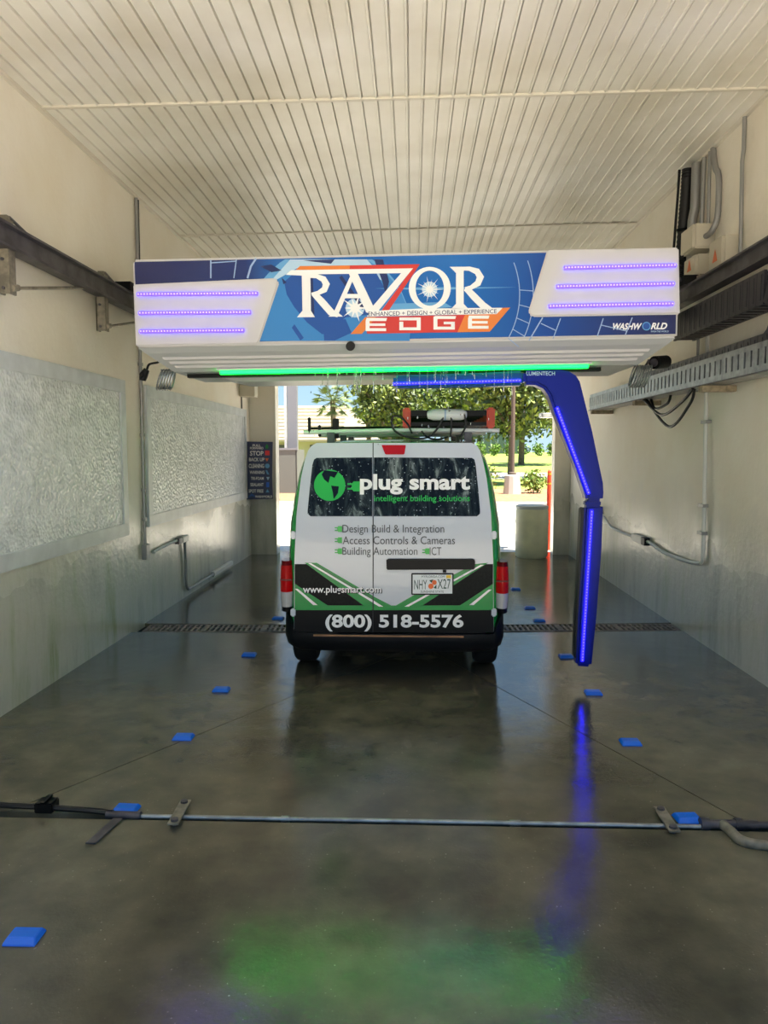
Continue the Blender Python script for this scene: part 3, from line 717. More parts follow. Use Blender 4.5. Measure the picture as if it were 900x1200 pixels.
rx = [(519, 553), (523, 559.5), (528, 562.5), (540, 566), (560, 570.2), (600, 575.2), (606, 575.6), (657, 578), (700, 578.5), (741, 578.6)]
def door(left):
    m_ = MB(); rows_ = []
    for (y, a), (_, c) in zip(lx, rx):
        x0, x1 = (a, 436.6) if left else (437.8, c)
        x0, x1 = min(x0, x1), max(x0, x1)
        rows_.append([pv(x0, y, D0), pv((x0+x1)/2, y, D0), pv(x1, y, D0)])
    fr_ = [p for r in rows_ for p in r]; bk = [p + Vector((0, D0+.01, 0)) for p in fr_]; N = len(rows_); o = len(fr_)
    F = []
    for i in range(N-1):
        for j in range(2): F.append((i*3+j, i*3+j+1, (i+1)*3+j+1, (i+1)*3+j)); F.append((o+i*3+j, o+(i+1)*3+j, o+(i+1)*3+j+1, o+i*3+j+1))
        F.append((i*3, (i+1)*3, o+(i+1)*3, o+i*3)); F.append((i*3+2, o+i*3+2, o+(i+1)*3+2, (i+1)*3+2))
    for j in range(2): F.append((j, o+j, o+j+1, j+1)); q = (N-1)*3; F.append((q+j, q+j+1, o+q+j+1, o+q+j))
    return m_.quads(fr_+bk, F).build('rear_door', 'van_white', van, smooth=True)
vpoly_seam = MB().prism([pv(x_, y_, D0-.008) for x_, y_ in ((435.8, 519), (438.6, 519), (438.6, 606), (438.6, 741), (435.8, 741), (435.8, 606))], (0, .004, 0)).build('door_seam', 'black_rubber', van)
dl = door(True); dr_ = door(False)
tag(dl, 'narrower white rear door'); tag(dr_, 'wider white rear door carrying the licence plate')
def vpoly(name, px, mat, off, parent, th=.0012, bev=0):
    m_ = MB()
    for p in (px if isinstance(px[0][0], (tuple, list)) else [px]):
        m_.prism([pv(x, y, D0+off) for x, y in p], (0, th, 0))
    return m_.build(name, mat, parent, bevel=bev)
# windows (follow the leaning upper door)
vpoly('window', [(371, 536.5), (436.2, 536), (436.2, 605), (364, 605), (360.5, 602), (360.5, 598), (363, 572), (366, 545), (368, 538.5)], 'foamy_glass', .003, dl, .003)
vpoly('window', [(438.2, 536), (553, 536.5), (556, 538.5), (557.5, 545), (560.4, 572), (562.6, 598), (562.4, 602), (559, 605), (438.2, 605)], 'foamy_glass', .003, dr_, .003)
# printed stripes
K1 = .0008
vpoly('printed_stripe', [[(345.3, 661), (360, 661), (433, 710.5), (345.3, 710.5)]], 'decal_blacknet', K1, dl)
vpoly('printed_stripe', [[(577.8, 661), (561, 661), (487, 710.5), (577.8, 710.5)]], 'decal_blacknet', K1, dr_)
vpoly('printed_stripe', [[(357, 659.5), (371, 659.5), (436.6, 698), (436.6, 713), (428, 711)]], 'decal_green', .002, dl)
vpoly('printed_stripe', [[(437.8, 699), (461.5, 711), (484, 698), (556, 661), (572, 659.5), (493, 711), (461.5, 716), (437.8, 714)]], 'decal_green', .002, dr_)
vpoly('printed_stripe', [[(361, 660), (364.5, 660), (436.6, 703), (436.6, 706)]], 'print_white', .003, dl)
vpoly('printed_stripe', [[(437.8, 703.8), (449, 710.8), (444, 710.8), (437.8, 707)], [(474, 710.8), (479, 710.8), (567, 662), (563, 662)]], 'print_white', .003, dr_)
vpoly('printed_stripe', [[(366.5, 660), (368, 660), (436.6, 700.5), (436.6, 702)]], 'decal_dark_green', .003, dl)
vpoly('printed_stripe', [[(345.3, 684), (384, 709.5), (436.6, 709.5), (436.6, 715), (345.2, 715)]], 'decal_green', .0026, dl)
vpoly('printed_stripe', [[(577.9, 684), (539, 709.5), (437.8, 709.5), (437.8, 715), (578, 715)]], 'decal_green', .0026, dr_)
vpoly('printed_stripe', [[(345.6, 690), (349, 690), (372, 709), (367, 709)]], 'print_white', .0036, dl)
vpoly('printed_stripe', [[(576, 691), (572.6, 691), (550, 709), (555, 709)]], 'print_white', .0036, dr_)
vpoly('printed_band', [[(344.8, 715), (436.6, 715), (436.6, 741), (344.8, 741)]], 'van_black', .0030, dl)
vpoly('printed_band', [[(437.8, 715), (578.4, 715), (578.4, 741), (437.8, 741)]], 'van_black', .0030, dr_)
# lettering
def vt(s, x0, x1, y0, y1, mat, off=.0045, bold=0., shear=0.):
    text_px(s, x0, x1, y0, y1, lambda a, b_: pv(a, b_, D0+off), bold, shear).build('lettering', mat, van)
vt('plug smart', 421.8, 550.8, 555.5, 579.5, 'print_white', .007, .034)
vt('intelligent building solutions', 438.5, 550.5, 580.4, 589.6, 'decal_bright', .007, .010)
vt('Design Build & Integration', 401.2, 520.6, 615, 627, 'decal_ink')
vt('Access Controls & Cameras', 401.6, 533.2, 628.4, 637.8, 'decal_ink')
vt('Building Automation', 401.2, 489.2, 641.2, 653.2, 'decal_ink')
vt('ICT', 503.6, 517.2, 641.2, 650.6, 'decal_ink')
vt('www.plugsmart.com', 355.4, 447.8, 686.9, 697.9, 'van_black', .0046, .05)
vt('www.plugsmart.com', 355, 446.8, 686.4, 697.2, 'print_white', .0052, .015)
vt('(800) 518-5576', 381.2, 543.2, 720, 740, 'print_white', .0052, .032)
# plug logo: globe and plugs
gl = circ(386.3, 568.7, 18.4, 18.4, 0, 360, 36)
vpoly('globe_logo', gl, 'decal_bright', .0062, van)
vpoly('globe_logo_land', [[(380, 551), (396, 553), (392, 560), (387, 558), (385, 566), (380, 562), (377, 556)], [(388, 569), (397, 570), (396, 578), (391, 585), (390, 577)]], 'glass_dark', .0072, van)
def plug(x, y, s, off=.0045):
    vpoly('plug_logo', [[(x+3*s, y-4*s), (x+8*s, y-4*s), (x+8*s, y+4*s), (x+3*s, y+4*s), (x+1.5*s, y+2*s), (x+1.5*s, y-2*s)], rct(x-2*s, x+2*s, y-2.6*s, y-1.2*s), rct(x-2*s, x+2*s, y+1.2*s, y+2.6*s)], 'decal_bright', off, van)
plug(410, 570, 1.45, .0062); plug(394, 620, .85); plug(394, 633, .85); plug(394, 646, .85); plug(496.5, 646, .85)
# lights, handle bar, plate, hinges
vpoly('brake_light', [(447, 521.5), (475.8, 521.5), (473.8, 532.6), (451.5, 532.6)], 'lamp_red', .016, van, .02, .004)
gb_ = vpoly('plate_garnish', [(453.5, 655.2), (555.6, 655.2), (557, 657), (556.4, 667.6), (453, 668), (452.6, 657)], 'van_black', .028, dr_, .03, .006)
vpoly('latch', [(519, 668), (523, 668), (523, 671), (519, 671)], 'van_black', .012, gb_ if False else dr_, .014)
pl = vpoly('licence_plate', [(482, 671.8), (531.6, 671.8), (531.6, 697.2), (482, 697.2)], 'black_plastic', .010, van, .012, .003)
vpoly('plate_face', [(483.6, 673.4), (530, 673.4), (530, 695.6), (483.6, 695.6)], 'plate_white', .0112, pl)
text_px('NHY', 485.4, 500.4, 679.6, 690.6, lambda a, b_: pv(a, b_, D0+.0124)).build('lettering', 'plate_green', pl)
text_px('X27', 512.6, 528, 678.6, 690, lambda a, b_: pv(a, b_, D0+.0124)).build('lettering', 'plate_green', pl)
vpoly('orange_emblem', [circ(505, 687, 3.1), circ(509, 682.6, 2.8)], 'plate_orange', .0124, pl)
vpoly('leaf_emblem', [[(503, 680), (508, 679), (505.5, 683)], [(508, 689), (511.5, 685), (511.5, 690)]], 'plate_green', .0128, pl)
text_px('MYFLORIDA.COM', 494, 521, 674.4, 677, lambda a, b_: pv(a, b_, D0+.0124)).build('lettering', 'plate_green', pl)
text_px('SUNSHINE STATE', 493, 520, 692, 694.6, lambda a, b_: pv(a, b_, D0+.0124)).build('lettering', 'plate_green', pl)
vpoly('sticker', [(523, 674), (528.6, 674), (528.6, 677.6), (523, 677.6)], 'plate_yellow', .0124, pl)
for x in (343.6, 578.8):
    for y in (627, 717.5):
        q = pv(x, y, D0); MB().box(q + Vector((0, -.004, 0)), (.038, .03, .06)).build('hinge', 'van_white', van, bevel=.008)
def taillight(sx):
    cx = VX + sx*.806; tl = None
    def piece(name, z0, z1, mat, par, bulge, sc_=1.):
        m_ = MB(); R_ = []
        for k in range(7):
            f = k/6; z = z0+(z1-z0)*f; w = math.sin(math.pi*min(max((z-.56)/(.93-.56), .08), .92))**.5
            R_.append([(cx+sc_*(.044+bulge*w)*math.cos(a) + sx*.004, VY+.075-(.09+.02*w)*sc_*math.sin(a), z) for a in [2*math.pi*j/16 for j in range(16)]])
        return m_.loft(R_).build(name, mat, par, smooth=True)
    tl = piece('tail_light', .70, .90, 'lamp_red', van, .012)
    piece('clear_lens', .585, .70, 'lamp_clear', tl, .012)
    piece('dark_cap', .90, .935, 'lamp_darkred', tl, .006)
    piece('dark_bezel', .55, .585, 'van_black', tl, .006)
    MB().tube([(cx, VY-.036, .645), (cx, VY-.046, .645)], .030, 16).build('lamp_ring', 'lamp_red' if False else 'plate_orange', tl) if False else None
    MB().box((cx, VY-.034, .795), (.09, .006, .012)).build('divider', 'lamp_darkred', tl)
taillight(-1); taillight(1)
# bumper
bs = []
for x, dy, zt in ((-.835, .45, .555), (-.838, .20, .555), (-.825, .06, .55), (-.79, -.01, .50), (-.745, -.035, .395), (-.4, -.055, .392), (0, -.06, .392), (.4, -.055, .392), (.745, -.035, .395), (.79, -.01, .50), (.825, .06, .55), (.838, .20, .555), (.835, .45, .555)):
    i = .92 if abs(x) > .7 else 1
    bs.append([(VX+x, VY+dy, zt), (VX+x*1.006, VY+dy-.004, .36), (VX+x*.985, VY+dy+.012, .29), (VX+x*.93, VY+dy+.05, .25), (VX+x*.93, VY+dy+.12, .25), (VX+x*.95, VY+dy+.14, .36), (VX+x*.96, VY+dy+.10, zt)])
bu = MB().loft(bs).build('bumper', 'van_bumper', van, smooth=True)
MB().bb(VX-.60, VX+.52, VY-.068, VY-.03, .376, .386).build('step_edge', 'mulch', bu)
MB().bb(VX-.74, VX+.74, VY+.0, VY+.3, .392, .46).build('sill', 'van_bumper', van)
# wheels
for wx in (-1, 1):
    for wy in (.62, 3.35):
        c = Vector((VX+wx*.735, VY+wy, .312)); R_ = []
        for xx, rr in ((-.09, .20), (-.09, .285), (-.07, .306), (-.03, .312), (.03, .312), (.07, .306), (.09, .285), (.09, .20)):
            R_.append([(c.x+xx, c.y+rr*math.cos(2*math.pi*j/32), c.z+rr*math.sin(2*math.pi*j/32)) for j in range(32)])
        ty = MB().loft(R_).build('tyre', 'tyre', van, smooth=True)
        MB().tube([(c.x-.07, c.y, c.z), (c.x+wx*.094, c.y, c.z)], .19, 24).build('wheel', 'wheel_steel', ty, smooth=True)
MB().bb(VX-.66, VX+.66, VY+.15, VY+3.9, .22, .30).build('underbody', 'van_bumper', van)
MB().tube([(VX-.7, VY+.62, .31), (VX+.7, VY+.62, .31)], .05, 10).build('axle', 'van_bumper', van)
# front glass, mirrors and side stripes (seen from a step aside)
MB().quads([(VX-.64, VY+3.02, 1.75), (VX+.64, VY+3.02, 1.75), (VX+.72, VY+3.62, 1.235), (VX-.72, VY+3.62, 1.235)], [(0, 1, 2, 3)]).build('windscreen', 'glass_dark', van)
for sx in (-1, 1):
    MB().quads([(VX+sx*.838, VY+2.35, 1.2), (VX+sx*.842, VY+3.25, 1.2), (VX+sx*.775, VY+2.98, 1.55), (VX+sx*.768, VY+2.35, 1.6)], [(0, 1, 2, 3)]).build('side_window', 'glass_dark', van)
    MB().box((VX+sx*.93, VY+3.2, 1.2), (.16, .09, .22)).build('wing_mirror', 'van_black', van, bevel=.02)
    def hwz(z, y):
        for (x0, z0), (x1, z1) in zip(SEC[1:], SEC[2:]):
            if z0 <= z <= z1: w = x0+(x1-x0)*(z-z0)/(z1-z0); break
        ins = [(s_[0], s_[1]) for s_ in st]
        for (ya, ia), (yb, ib) in zip(ins, ins[1:]):
            if ya <= y <= yb: i_ = ia+(ib-ia)*(y-ya)/(yb-ya); break
        return w*(1-i_/.845)
    for (ya, za, yb, zb, wd, mt) in ((.10, .98, 1.6, 1.66, .035, 'print_white'), (.10, .88, 1.9, 1.5, .02, 'print_white'), (.14, 1.1, 1.3, 1.72, .02, 'decal_dark_green'), (.10, .66, 2.2, .85, .05, 'van_black')):
        vs_ = []; K = 16
        for k in range(K+1):
            f = k/K; y = ya+(yb-ya)*f; z = za+(zb-za)*f**.6
            bl_ = 1-min(1, y)*.8
            for dz in (0, wd): vs_.append((VX+sx*(hwz(z+dz, y)+.004), VY+y+ry(z+dz)*bl_, z+dz))
        MB().quads(vs_, [(2*k, 2*k+2, 2*k+3, 2*k+1) for k in range(K)]).build('side_stripe', mt, van)
# roof rack with ladder
RB = 1.905
for yb in (.5, 1.6, 2.5):
    bar_ = MB().tube([(VX-.74, VY+yb, RB+.0), (VX, VY+yb, RB+.018), (VX+.83, VY+yb, RB+.014)], .017, 10).build('rack_bar', 'rack_white', van, smooth=True)
    for sx in (-.52, .58): MB().box((VX+sx, VY+yb, (1.82+RB)/2), (.06, .05, RB-1.82)).build('rack_foot', 'steel_dark', bar_)
    MB().tube([(VX-.70, VY+yb+.06, RB+.035), (VX+.03, VY+yb+.06, RB+.042)], .010, 8).build('rack_pad', 'black_plastic', bar_)
for px, py0, py1, yb, w in ((393.5, 490.5, 514, .52, .05), (374.5, 498, 512, .52, .022), (362.5, 489, 508, .5, .022)):
    a_, c_ = at(px, py0, VY+yb), at(px, py1, VY+yb); MB().bb(a_.x-w/2, a_.x+w/2, VY+yb-.02, VY+yb+.02, c_.z, a_.z).build('rack_stop', 'black_plastic', van, bevel=.006)
LX0, LX1 = at(476.5, 495, 6.0).x, at(575, 495, 6.0).x; LZ0 = 1.936
ld = thing('ladder', 'ladder with orange rails strapped flat on the van roof rack', 'ladder', ((LX0+LX1)/2, 7, LZ0))
for x in (LX0, LX1):
    MB().bb(x-.032, x+.032, 5.98, 8.3, LZ0, LZ0+.165).build('rail', 'ladder_orange', ld, bevel=.012)
for k in range(8):
    y = 6.0 + .3*k
    MB().bb(LX0+.03, LX1-.03, y, y+.075, LZ0+.02, LZ0+.05).bb(LX0+.03, LX1-.03, y+.01, y+.05, LZ0+.10, LZ0+.145).build('rung', 'black_plastic', ld, bevel=.005)
tb = thing('wrapped_bundle', 'white and blue wrapped bundle tied on top of the ladder', 'bundle', ((LX0+LX1)/2, 6.2, LZ0+.055))
MB().tube([(LX0+.17, 5.975, LZ0+.105), (LX0+.21, 5.965, LZ0+.108), (LX1-.24, 5.965, LZ0+.108), (LX1-.2, 5.975, LZ0+.105)], [.03, .045, .045, .03], 14).build('wrap', 'rack_white', tb, smooth=True)
MB().tube([(LX0+.30, 5.962, LZ0+.108), (LX1-.36, 5.962, LZ0+.108)], .046, 14).build('print_sleeve', 'print_line', tb, smooth=True)
cords = [[(483, 508), (478, 498), (470, 489), (461, 488), (459, 497), (464, 506), (480, 513), (500, 513), (512, 503), (519, 490), (522, 484)], [(494, 505), (500, 512), (512, 515), (525, 512)], [(527, 481), (529, 495), (528, 512)], [(544, 485), (546, 498), (541, 509), (538, 512)]]
for k, (pp, lb) in enumerate(zip(cords, ('black cord looping out past the orange ladder rail', 'short black cord sagging below the rack bar', 'black strap over the middle of the bundle', 'black strap by the far ladder rail'))):
    tag(MB().tube(smoothpath([at(x, y, 5.935 - (.018 if k == 1 else 0)) for x, y in pp], 5), .008, 6).build('tie_cord', 'black_rubber', smooth=True), lb, 'cord')

# =================================================================== FLOOR THINGS
pad = MB()
pad.loft([[(-.060, -.046, 0), (.060, -.046, 0), (.060, .046, 0), (-.060, .046, 0)], [(-.060, -.046, .005), (.060, -.046, .005), (.060, .046, .005), (-.060, .046, .005)], [(-.050, -.022, .022), (.050, -.022, .022), (.050, .034, .022), (-.050, .034, .022)]])
rows_l = [2.5, 3.46, 4.38, 5.29, 6.23, 7.62]; rows_r = [3.47, 4.40, 5.32, 6.28, 7.62, 8.24, 9.37]
pnames_l = ['blue floor marker lying furthest in front of the floor pipe', 'blue floor marker beside the pipe end with the black cable', 'blue floor marker just past the pipe, in the row along the panelled wall', 'fourth blue marker of the row along the panelled wall', 'blue floor marker next to the van bumper on the panelled side', 'blue floor marker just past the drain on the panelled side']
pnames_r = ['blue floor marker beside the pipe elbow joint', 'blue floor marker just past the pipe, on the spray arm side', 'blue floor marker just before the hanging spray arm tip', 'dark blue floor marker beside the spray arm tip', 'blue floor marker just past the drain on the spray arm side', 'second blue marker past the drain beside the van', 'small far blue marker toward the cream barrel']
p0 = None
for X_, ys, nm in ((-1.395, rows_l, pnames_l), (1.322, rows_r, pnames_r)):
    for y_, lb in zip(ys, nm):
        if p0 is None: p0 = pad.build('floor_marker', 'pad_blue', bevel=.004, origin=(0, 0, 0)); o = p0
        else: o = twin(p0)
        o.location = (X_, y_, 0); o.rotation_euler = (0, 0, random.uniform(-.08, .08)); tag(o, lb, 'floor marker', 'blue floor markers')
t = thing('floor_pipe', 'thin steel pipe laid in a slot across the wet floor', 'pipe', (0, 3.4, 0))
MB().tube([(-1.40, 3.405, .0), (1.40, 3.405, .0)], .012, 10).build('tube', 'galvanised', t, smooth=True)
MB().tube([(-1.47, 3.405, .005), (-1.30, 3.405, .004)], .02, 10).build('coupling', 'steel_dark', t, smooth=True)
MB().tube([(-.62, 3.405, 0), (-.58, 3.405, 0)], .016, 10).build('coupling', 'galvanised', t, smooth=True)
MB().tube([(.47, 3.405, 0), (.52, 3.405, 0)], .016, 10).build('coupling', 'galvanised', t, smooth=True)
te = MB().tube([(1.37, 3.41, .012), (1.62, 3.405, .014)], .022, 12).tube([(1.36, 3.41, .012), (1.40, 3.41, .012)], .030, 12).tube([(1.52, 3.41, .012), (1.55, 3.41, .012)], .030, 12).build('tee_fitting', 'steel_dark', t, smooth=True)
MB().tube(smoothpath([(1.46, 3.40, .015), (1.47, 3.33, .018), (1.475, 3.27, .018), (1.51, 3.235, .016), (1.58, 3.22, .014)], 5), .023, 12).build('elbow', 'bracket_steel', t, smooth=True)
MB().tube([(1.55, 3.405, .014), (2.6, 3.40, .014)], .017, 10).tube([(1.58, 3.22, .014), (2.6, 3.20, .014)], .017, 10).build('branch_pipe', 'steel_dark', t, smooth=True)
cab = MB().tube(smoothpath([(-2.7, 3.66, .02), (-2.3, 3.50, .02), (-2.03, 3.455, .02), (-1.8, 3.44, .02), (-1.6, 3.425, .018), (-1.44, 3.41, .012)], 6), .015, 8)
tag(cab.build('floor_cable', 'black_rubber', smooth=True), 'black cable running over the floor from the wall to the pipe', 'cable')
tag(MB().bb(-1.83, -1.74, 3.41, 3.49, 0, .05).bb(-1.80, -1.77, 3.40, 3.50, .05, .06).build('cable_clamp', 'black_plastic', bevel=.006), 'small black clamp over the floor cable', 'clamp')
for (a_, c_, lb) in (((-1.122, 3.54), (-1.112, 3.30), 'flat metal strap bolted over the floor pipe, beside the black cable end'), ((1.215, 3.556), (1.212, 3.32), 'flat metal strap bolted over the floor pipe, beside the elbow joint')):
    s_ = thing('pipe_strap', lb, 'strap', ((a_[0]+c_[0])/2, 3.42, 0), 'pipe straps')
    MB().bar((a_[0], a_[1], .018), (c_[0], c_[1], .018), .052, .008).build('strap', 'bracket_steel', s_)
    for q in (a_, c_):
        yy = q[1] + (-.03 if q is a_ else .03); MB().lathe((q[0], yy, 0), [(.012, 0), (.012, .022), (.018, .022), (.018, .032)], 10).build('bolt', 'steel_dark', s_)
tag(MB().prism([(-1.375, 3.365, .004), (-1.42, 3.365, .004), (-1.455, 3.14, .004), (-1.41, 3.14, .004)], (0, 0, .006)).build('pipe_strap', 'steel_dark'), 'dark rusty metal strap loose by the black cable end', 'strap', 'pipe straps')

# =================================================================== WALL THINGS
# left wall: conduits and fittings
x = XL+.018
t = thing('conduit', 'grey vertical conduit between the pebbled panels down to a switch box', 'conduit', (XL, 7.39, .8))
MB().tube([(x, 7.395, 4.22), (x, 7.39, .80)], .016, 8).build('pipe', 'conduit_grey', t, smooth=True)
MB().tube([(x, 7.45, 4.22), (x, 7.44, 3.3)], .008, 8).build('thin_wire', 'black_rubber', t)
for zz in (1.05, 1.35, 1.9, 2.6, 3.6): MB().bb(XL, XL+.036, 7.37, 7.415, zz, zz+.03).build('strap', 'conduit_grey', t)
tag(MB().bb(XL, XL+.05, 7.335, 7.445, .66, .81).build('junction_box', 'conduit_grey', bevel=.005), 'small grey box at the foot of the vertical conduit', 'junction box')
t = thing('wall_tube', 'pale bent tube running low along the wall below the pebbled panel', 'pipe', (XL, 8.7, .08))
MB().tube(smoothpath([(x, 7.62, .70), (x, 7.9, .715), (x, 8.2, .725), (x, 8.5, .722)], 4), .017, 8).build('upper_tube', 'conduit_white', t, smooth=True)
MB().tube(smoothpath([(x+.01, 8.66, .70), (x+.01, 8.68, .45), (x+.01, 8.69, .2), (x+.01, 8.74, .11), (x+.01, 8.9, .09), (x+.01, 9.9, .085)], 5), .018, 8).build('lower_tube', 'conduit_grey', t, smooth=True)
MB().bb(XL, XL+.055, 8.52, 8.76, .68, .755).build('connector', 'conduit_white', t, bevel=.008)
MB().bb(XL, XL+.06, 9.85, 10.9, .055, .125).build('floor_box', 'conduit_white', t, bevel=.01)
MB().bb(XL, XL+.05, 8.40, 8.53, .685, .75).build('clip', 'steel_dark', t)
# beige box and wire near the exit corner
t = thing('sensor_box', 'beige box high on the wall beside the exit opening', 'box', (-2.62, 11.8, 2.63))
c0, c1 = at(283, 447.5, 11.8), at(300, 465, 11.8)
MB().bb(XL, c1.x, 11.7, 11.95, c1.z, c0.z).build('case', 'box_beige', t, bevel=.008)
MB().bb(c0.x+.04, c0.x+.07, 11.69, 11.7, c0.z-.11, c0.z-.05).build('slot', 'steel_dark', t) if False else None
MB().tube([(XL+.012, 11.82, c1.z), (XL+.012, 11.84, 1.95)], .010, 8).build('wire', 'black_rubber', t)
# navy menu sign on the exit pier
SY = 12.12
sg = thing('menu_sign', 'navy wash menu sign with white words on the exit pier', 'sign', at(305, 585, SY))
def ps(a, b_, off=0): p = at(a, b_, SY-off); return p
bd = []
sl = [(289, 517.5), (288.8, 540), (289.8, 560), (289, 585.4)]; sr = [(319.6, 517.8), (319.2, 540), (319, 560), (320, 584.4)]
m_ = MB(); vs_ = []
for (a, b_), (c, d) in zip(sl, sr):
    for k in range(5):
        f = k/4; p = ps(a+(c-a)*f, b_+(d-b_)*f); vs_.append(p)
vs_ = vs_ + [v_ + Vector((0, .012, 0)) for v_ in vs_]; o_ = 20
F = []
for i in range(3):
    for j in range(4): q = i*5+j; F.append((q, q+1, q+6, q+5)); F.append((o_+q, o_+q+5, o_+q+6, o_+q+1))
for i in range(3): F.append((i*5, i*5+5, o_+i*5+5, o_+i*5)); F.append((i*5+4, o_+i*5+4, o_+i*5+9, i*5+9))
for j in range(4): F.append((j, o_+j, o_+j+1, j+1)); F.append((15+j, 16+j, o_+16+j, o_+15+j))
m_.quads(vs_, F).build('board', 'sign_navy', sg)
MB().bb(-2.60, -2.50, SY+.012, 12.45, 1.30, 1.36).bb(-2.60, -2.50, SY+.012, 12.45, 1.70, 1.76).build('standoff', 'steel_dark', sg)
lines = [('PULL', 296, 305.5, 520.6, 523.4), ('FORWARD', 293, 308.6, 523.8, 526.6), ('STOP', 293, 308.8, 528.4, 534), ('BACK UP', 291.8, 309.8, 536.4, 540.6), ('CLEANING', 291.6, 309.4, 543.6, 548.4), ('WARNING', 292.6, 310, 551.6, 555.4), ('TRI-FOAM', 294, 309, 558.8, 562.4), ('SEALANT', 293.4, 309, 566, 569.8), ('SPOT FREE', 291.4, 308.8, 573.4, 577.4), ('WASHWORLD', 299, 319, 580.6, 583.4)]
for s_, a, c, d, e in lines: text_px(s_, a, c, d, e, lambda p, q: ps(p, q, .004), .02).build('lettering', 'print_white', sg)
def spoly(p, mat, name='icon'): MB().prism([ps(a, b_, .004) for a, b_ in p], (0, .002, 0)).build(name, mat, sg)
spoly(rct(310.6, 316, 528, 533.6), 'sign_red'); spoly([(312.6, 520.4), (314.6, 523), (314, 526), (311.4, 526), (311, 523)], 'decal_green')
spoly([(310.6, 537), (315, 537), (312.8, 541)], 'plate_orange'); spoly(circ(313.2, 546, 2.8, 2.8, 0, 360, 12), 'print_sky'); spoly([(311, 551), (313, 551), (315.6, 556), (313, 556)], 'print_sky')
spoly([(312, 559), (316, 559), (314, 563)], 'print_pale'); spoly(rct(312, 315.4, 565, 571), 'sign_blue'); spoly([(313.4, 573), (315.6, 577), (311.4, 577)], 'print_sky'); spoly(stroke([(291.6, 582.6), (295, 579.6), (299, 582)], [1, 3, 1]), 'print_midblue')
# right wall
x = XR-.027
t = thing('conduit', 'thin grey conduit dropping from the ceiling past the large beige box', 'conduit', (XR, 6.2, 3.2)); MB().tube([(x, 6.24, 4.40), (x, 6.235, 4.15), (x-.012, 6.225, 4.05), (x, 6.215, 3.2)], .017, 8).build('pipe', 'conduit_grey', t, smooth=True)
t = thing('conduit', 'pair of grey conduits from the ceiling into the rounded box', 'conduit', (XR, 6.85, 3.7)); MB().tube([(x, 6.93, 4.40), (x, 6.91, 3.75)], .016, 8).build('pipe', 'conduit_grey', t, smooth=True)
MB().tube(smoothpath([(x, 6.86, 4.40), (x, 6.80, 4.22), (x, 6.72, 4.12), (x, 6.70, 3.9), (x-.01, 6.70, 3.74), (x-.04, 6.74, 3.65), (x-.06, 6.81, 3.635)], 4), .026, 8).build('pipe', 'conduit_grey', t, smooth=True)
t = thing('conduit', 'wide grey conduit from the ceiling behind the black hose', 'conduit', (XR, 7.2, 3.6)); MB().tube([(x-.02, 7.19, 4.40), (x-.02, 7.19, 4.0), (x-.03, 7.22, 3.9), (x-.03, 7.22, 3.3)], .042, 10).build('pipe', 'conduit_grey', t, smooth=True)
MB().tube([(x-.0, 7.06, 4.40), (x-.0, 7.07, 3.73)], .02, 8).build('pipe', 'conduit_grey', t, smooth=True)
t = thing('conduit', 'vertical grey conduit on the wall below the slotted tray', 'conduit', (XR, 6.8, .7))
MB().tube(smoothpath([(x, 6.84, 3.0), (x, 6.82, 2.3), (x, 6.78, 1.4), (x, 6.76, .9), (x, 6.78, .76), (x, 6.9, .722), (x, 7.3, .70), (x, 7.8, .70), (x, 8.2, .74), (x, 8.45, .748)], 5), .019, 8).build('pipe', 'conduit_white', t, smooth=True)
MB().tube([(x-.0, 7.05, 2.9), (x, 7.05, 2.3)], .014, 8).build('side_pipe', 'conduit_grey', t, smooth=True)
for zz in (2.0, 1.25, 1.0): MB().bb(x-.025, XR-.002, 6.74, 6.86, zz, zz+.03).build('strap', 'conduit_grey', t)
MB().bb(XR-.06, XR-.002, 8.46, 8.85, .70, .785).build('connector', 'conduit_white', t, bevel=.008)
MB().bb(XR-.065, XR-.002, 8.34, 8.46, .70, .785).build('clip', 'black_plastic', t)
MB().tube(smoothpath([(x, 8.85, .74), (x, 9.4, .735), (x, 9.85, .75), (x, 10.15, .83), (x, 10.55, .93)], 5), .015, 8).build('thin_pipe', 'conduit_white', t, smooth=True)
MB().bb(XR-.06, XR-.002, 10.45, 10.7, .88, .97).build('clip', 'black_plastic', t)
def ebox(label, y0, y1, x0, z0, z1, tri=True):
    t_ = thing('junction_box', label, 'junction box', (XR, (y0+y1)/2, z0), 'beige boxes on the wall')
    MB().bb(x0, XR, y0, y1, z0, z1).build('case', 'box_beige', t_, bevel=.012)
    MB().bb(x0-.016, x0, y0+.005, y1-.005, z0+.005, z1-.005).build('lid', 'box_beige', t_, bevel=.006)
    if tri:
        m = (y0+y1)/2; MB().prism([(x0-.017, m-.05, z0+.06), (x0-.017, m+.05, z0+.06), (x0-.017, m, z0+.16)], (-.002, 0, 0)).build('warning_triangle', 'plate_orange', t_)
ebox('largest beige electrical box on the wall above the rail', 6.285, 6.56, 2.528, 3.262, 3.51)
ebox('upper beige electrical box with rounded fitting beside the black hose', 6.80, 7.10, 2.477, 3.535, 3.75, False)
ebox('lower beige electrical box beneath the rounded fitting', 6.84, 7.12, 2.52, 3.315, 3.50)
hp_ = [(2.585, 7.33, 4.40), (2.585, 7.35, 4.2), (2.583, 7.38, 3.95), (2.58, 7.41, 3.65), (2.56, 7.40, 3.45), (2.51, 7.30, 3.31), (2.47, 7.18, 3.28), (2.46, 7.10, 3.275)]
t = thing('corrugated_hose', 'thick black corrugated hose from the ceiling down to the wash bridge', 'hose', (2.46, 7.25, 3.22))
pp = smoothpath(hp_, 14); MB().tube(pp, [.055 if i % 2 else .049 for i in range(len(pp))], 12).build('hose', 'black_rubber', t, smooth=True)
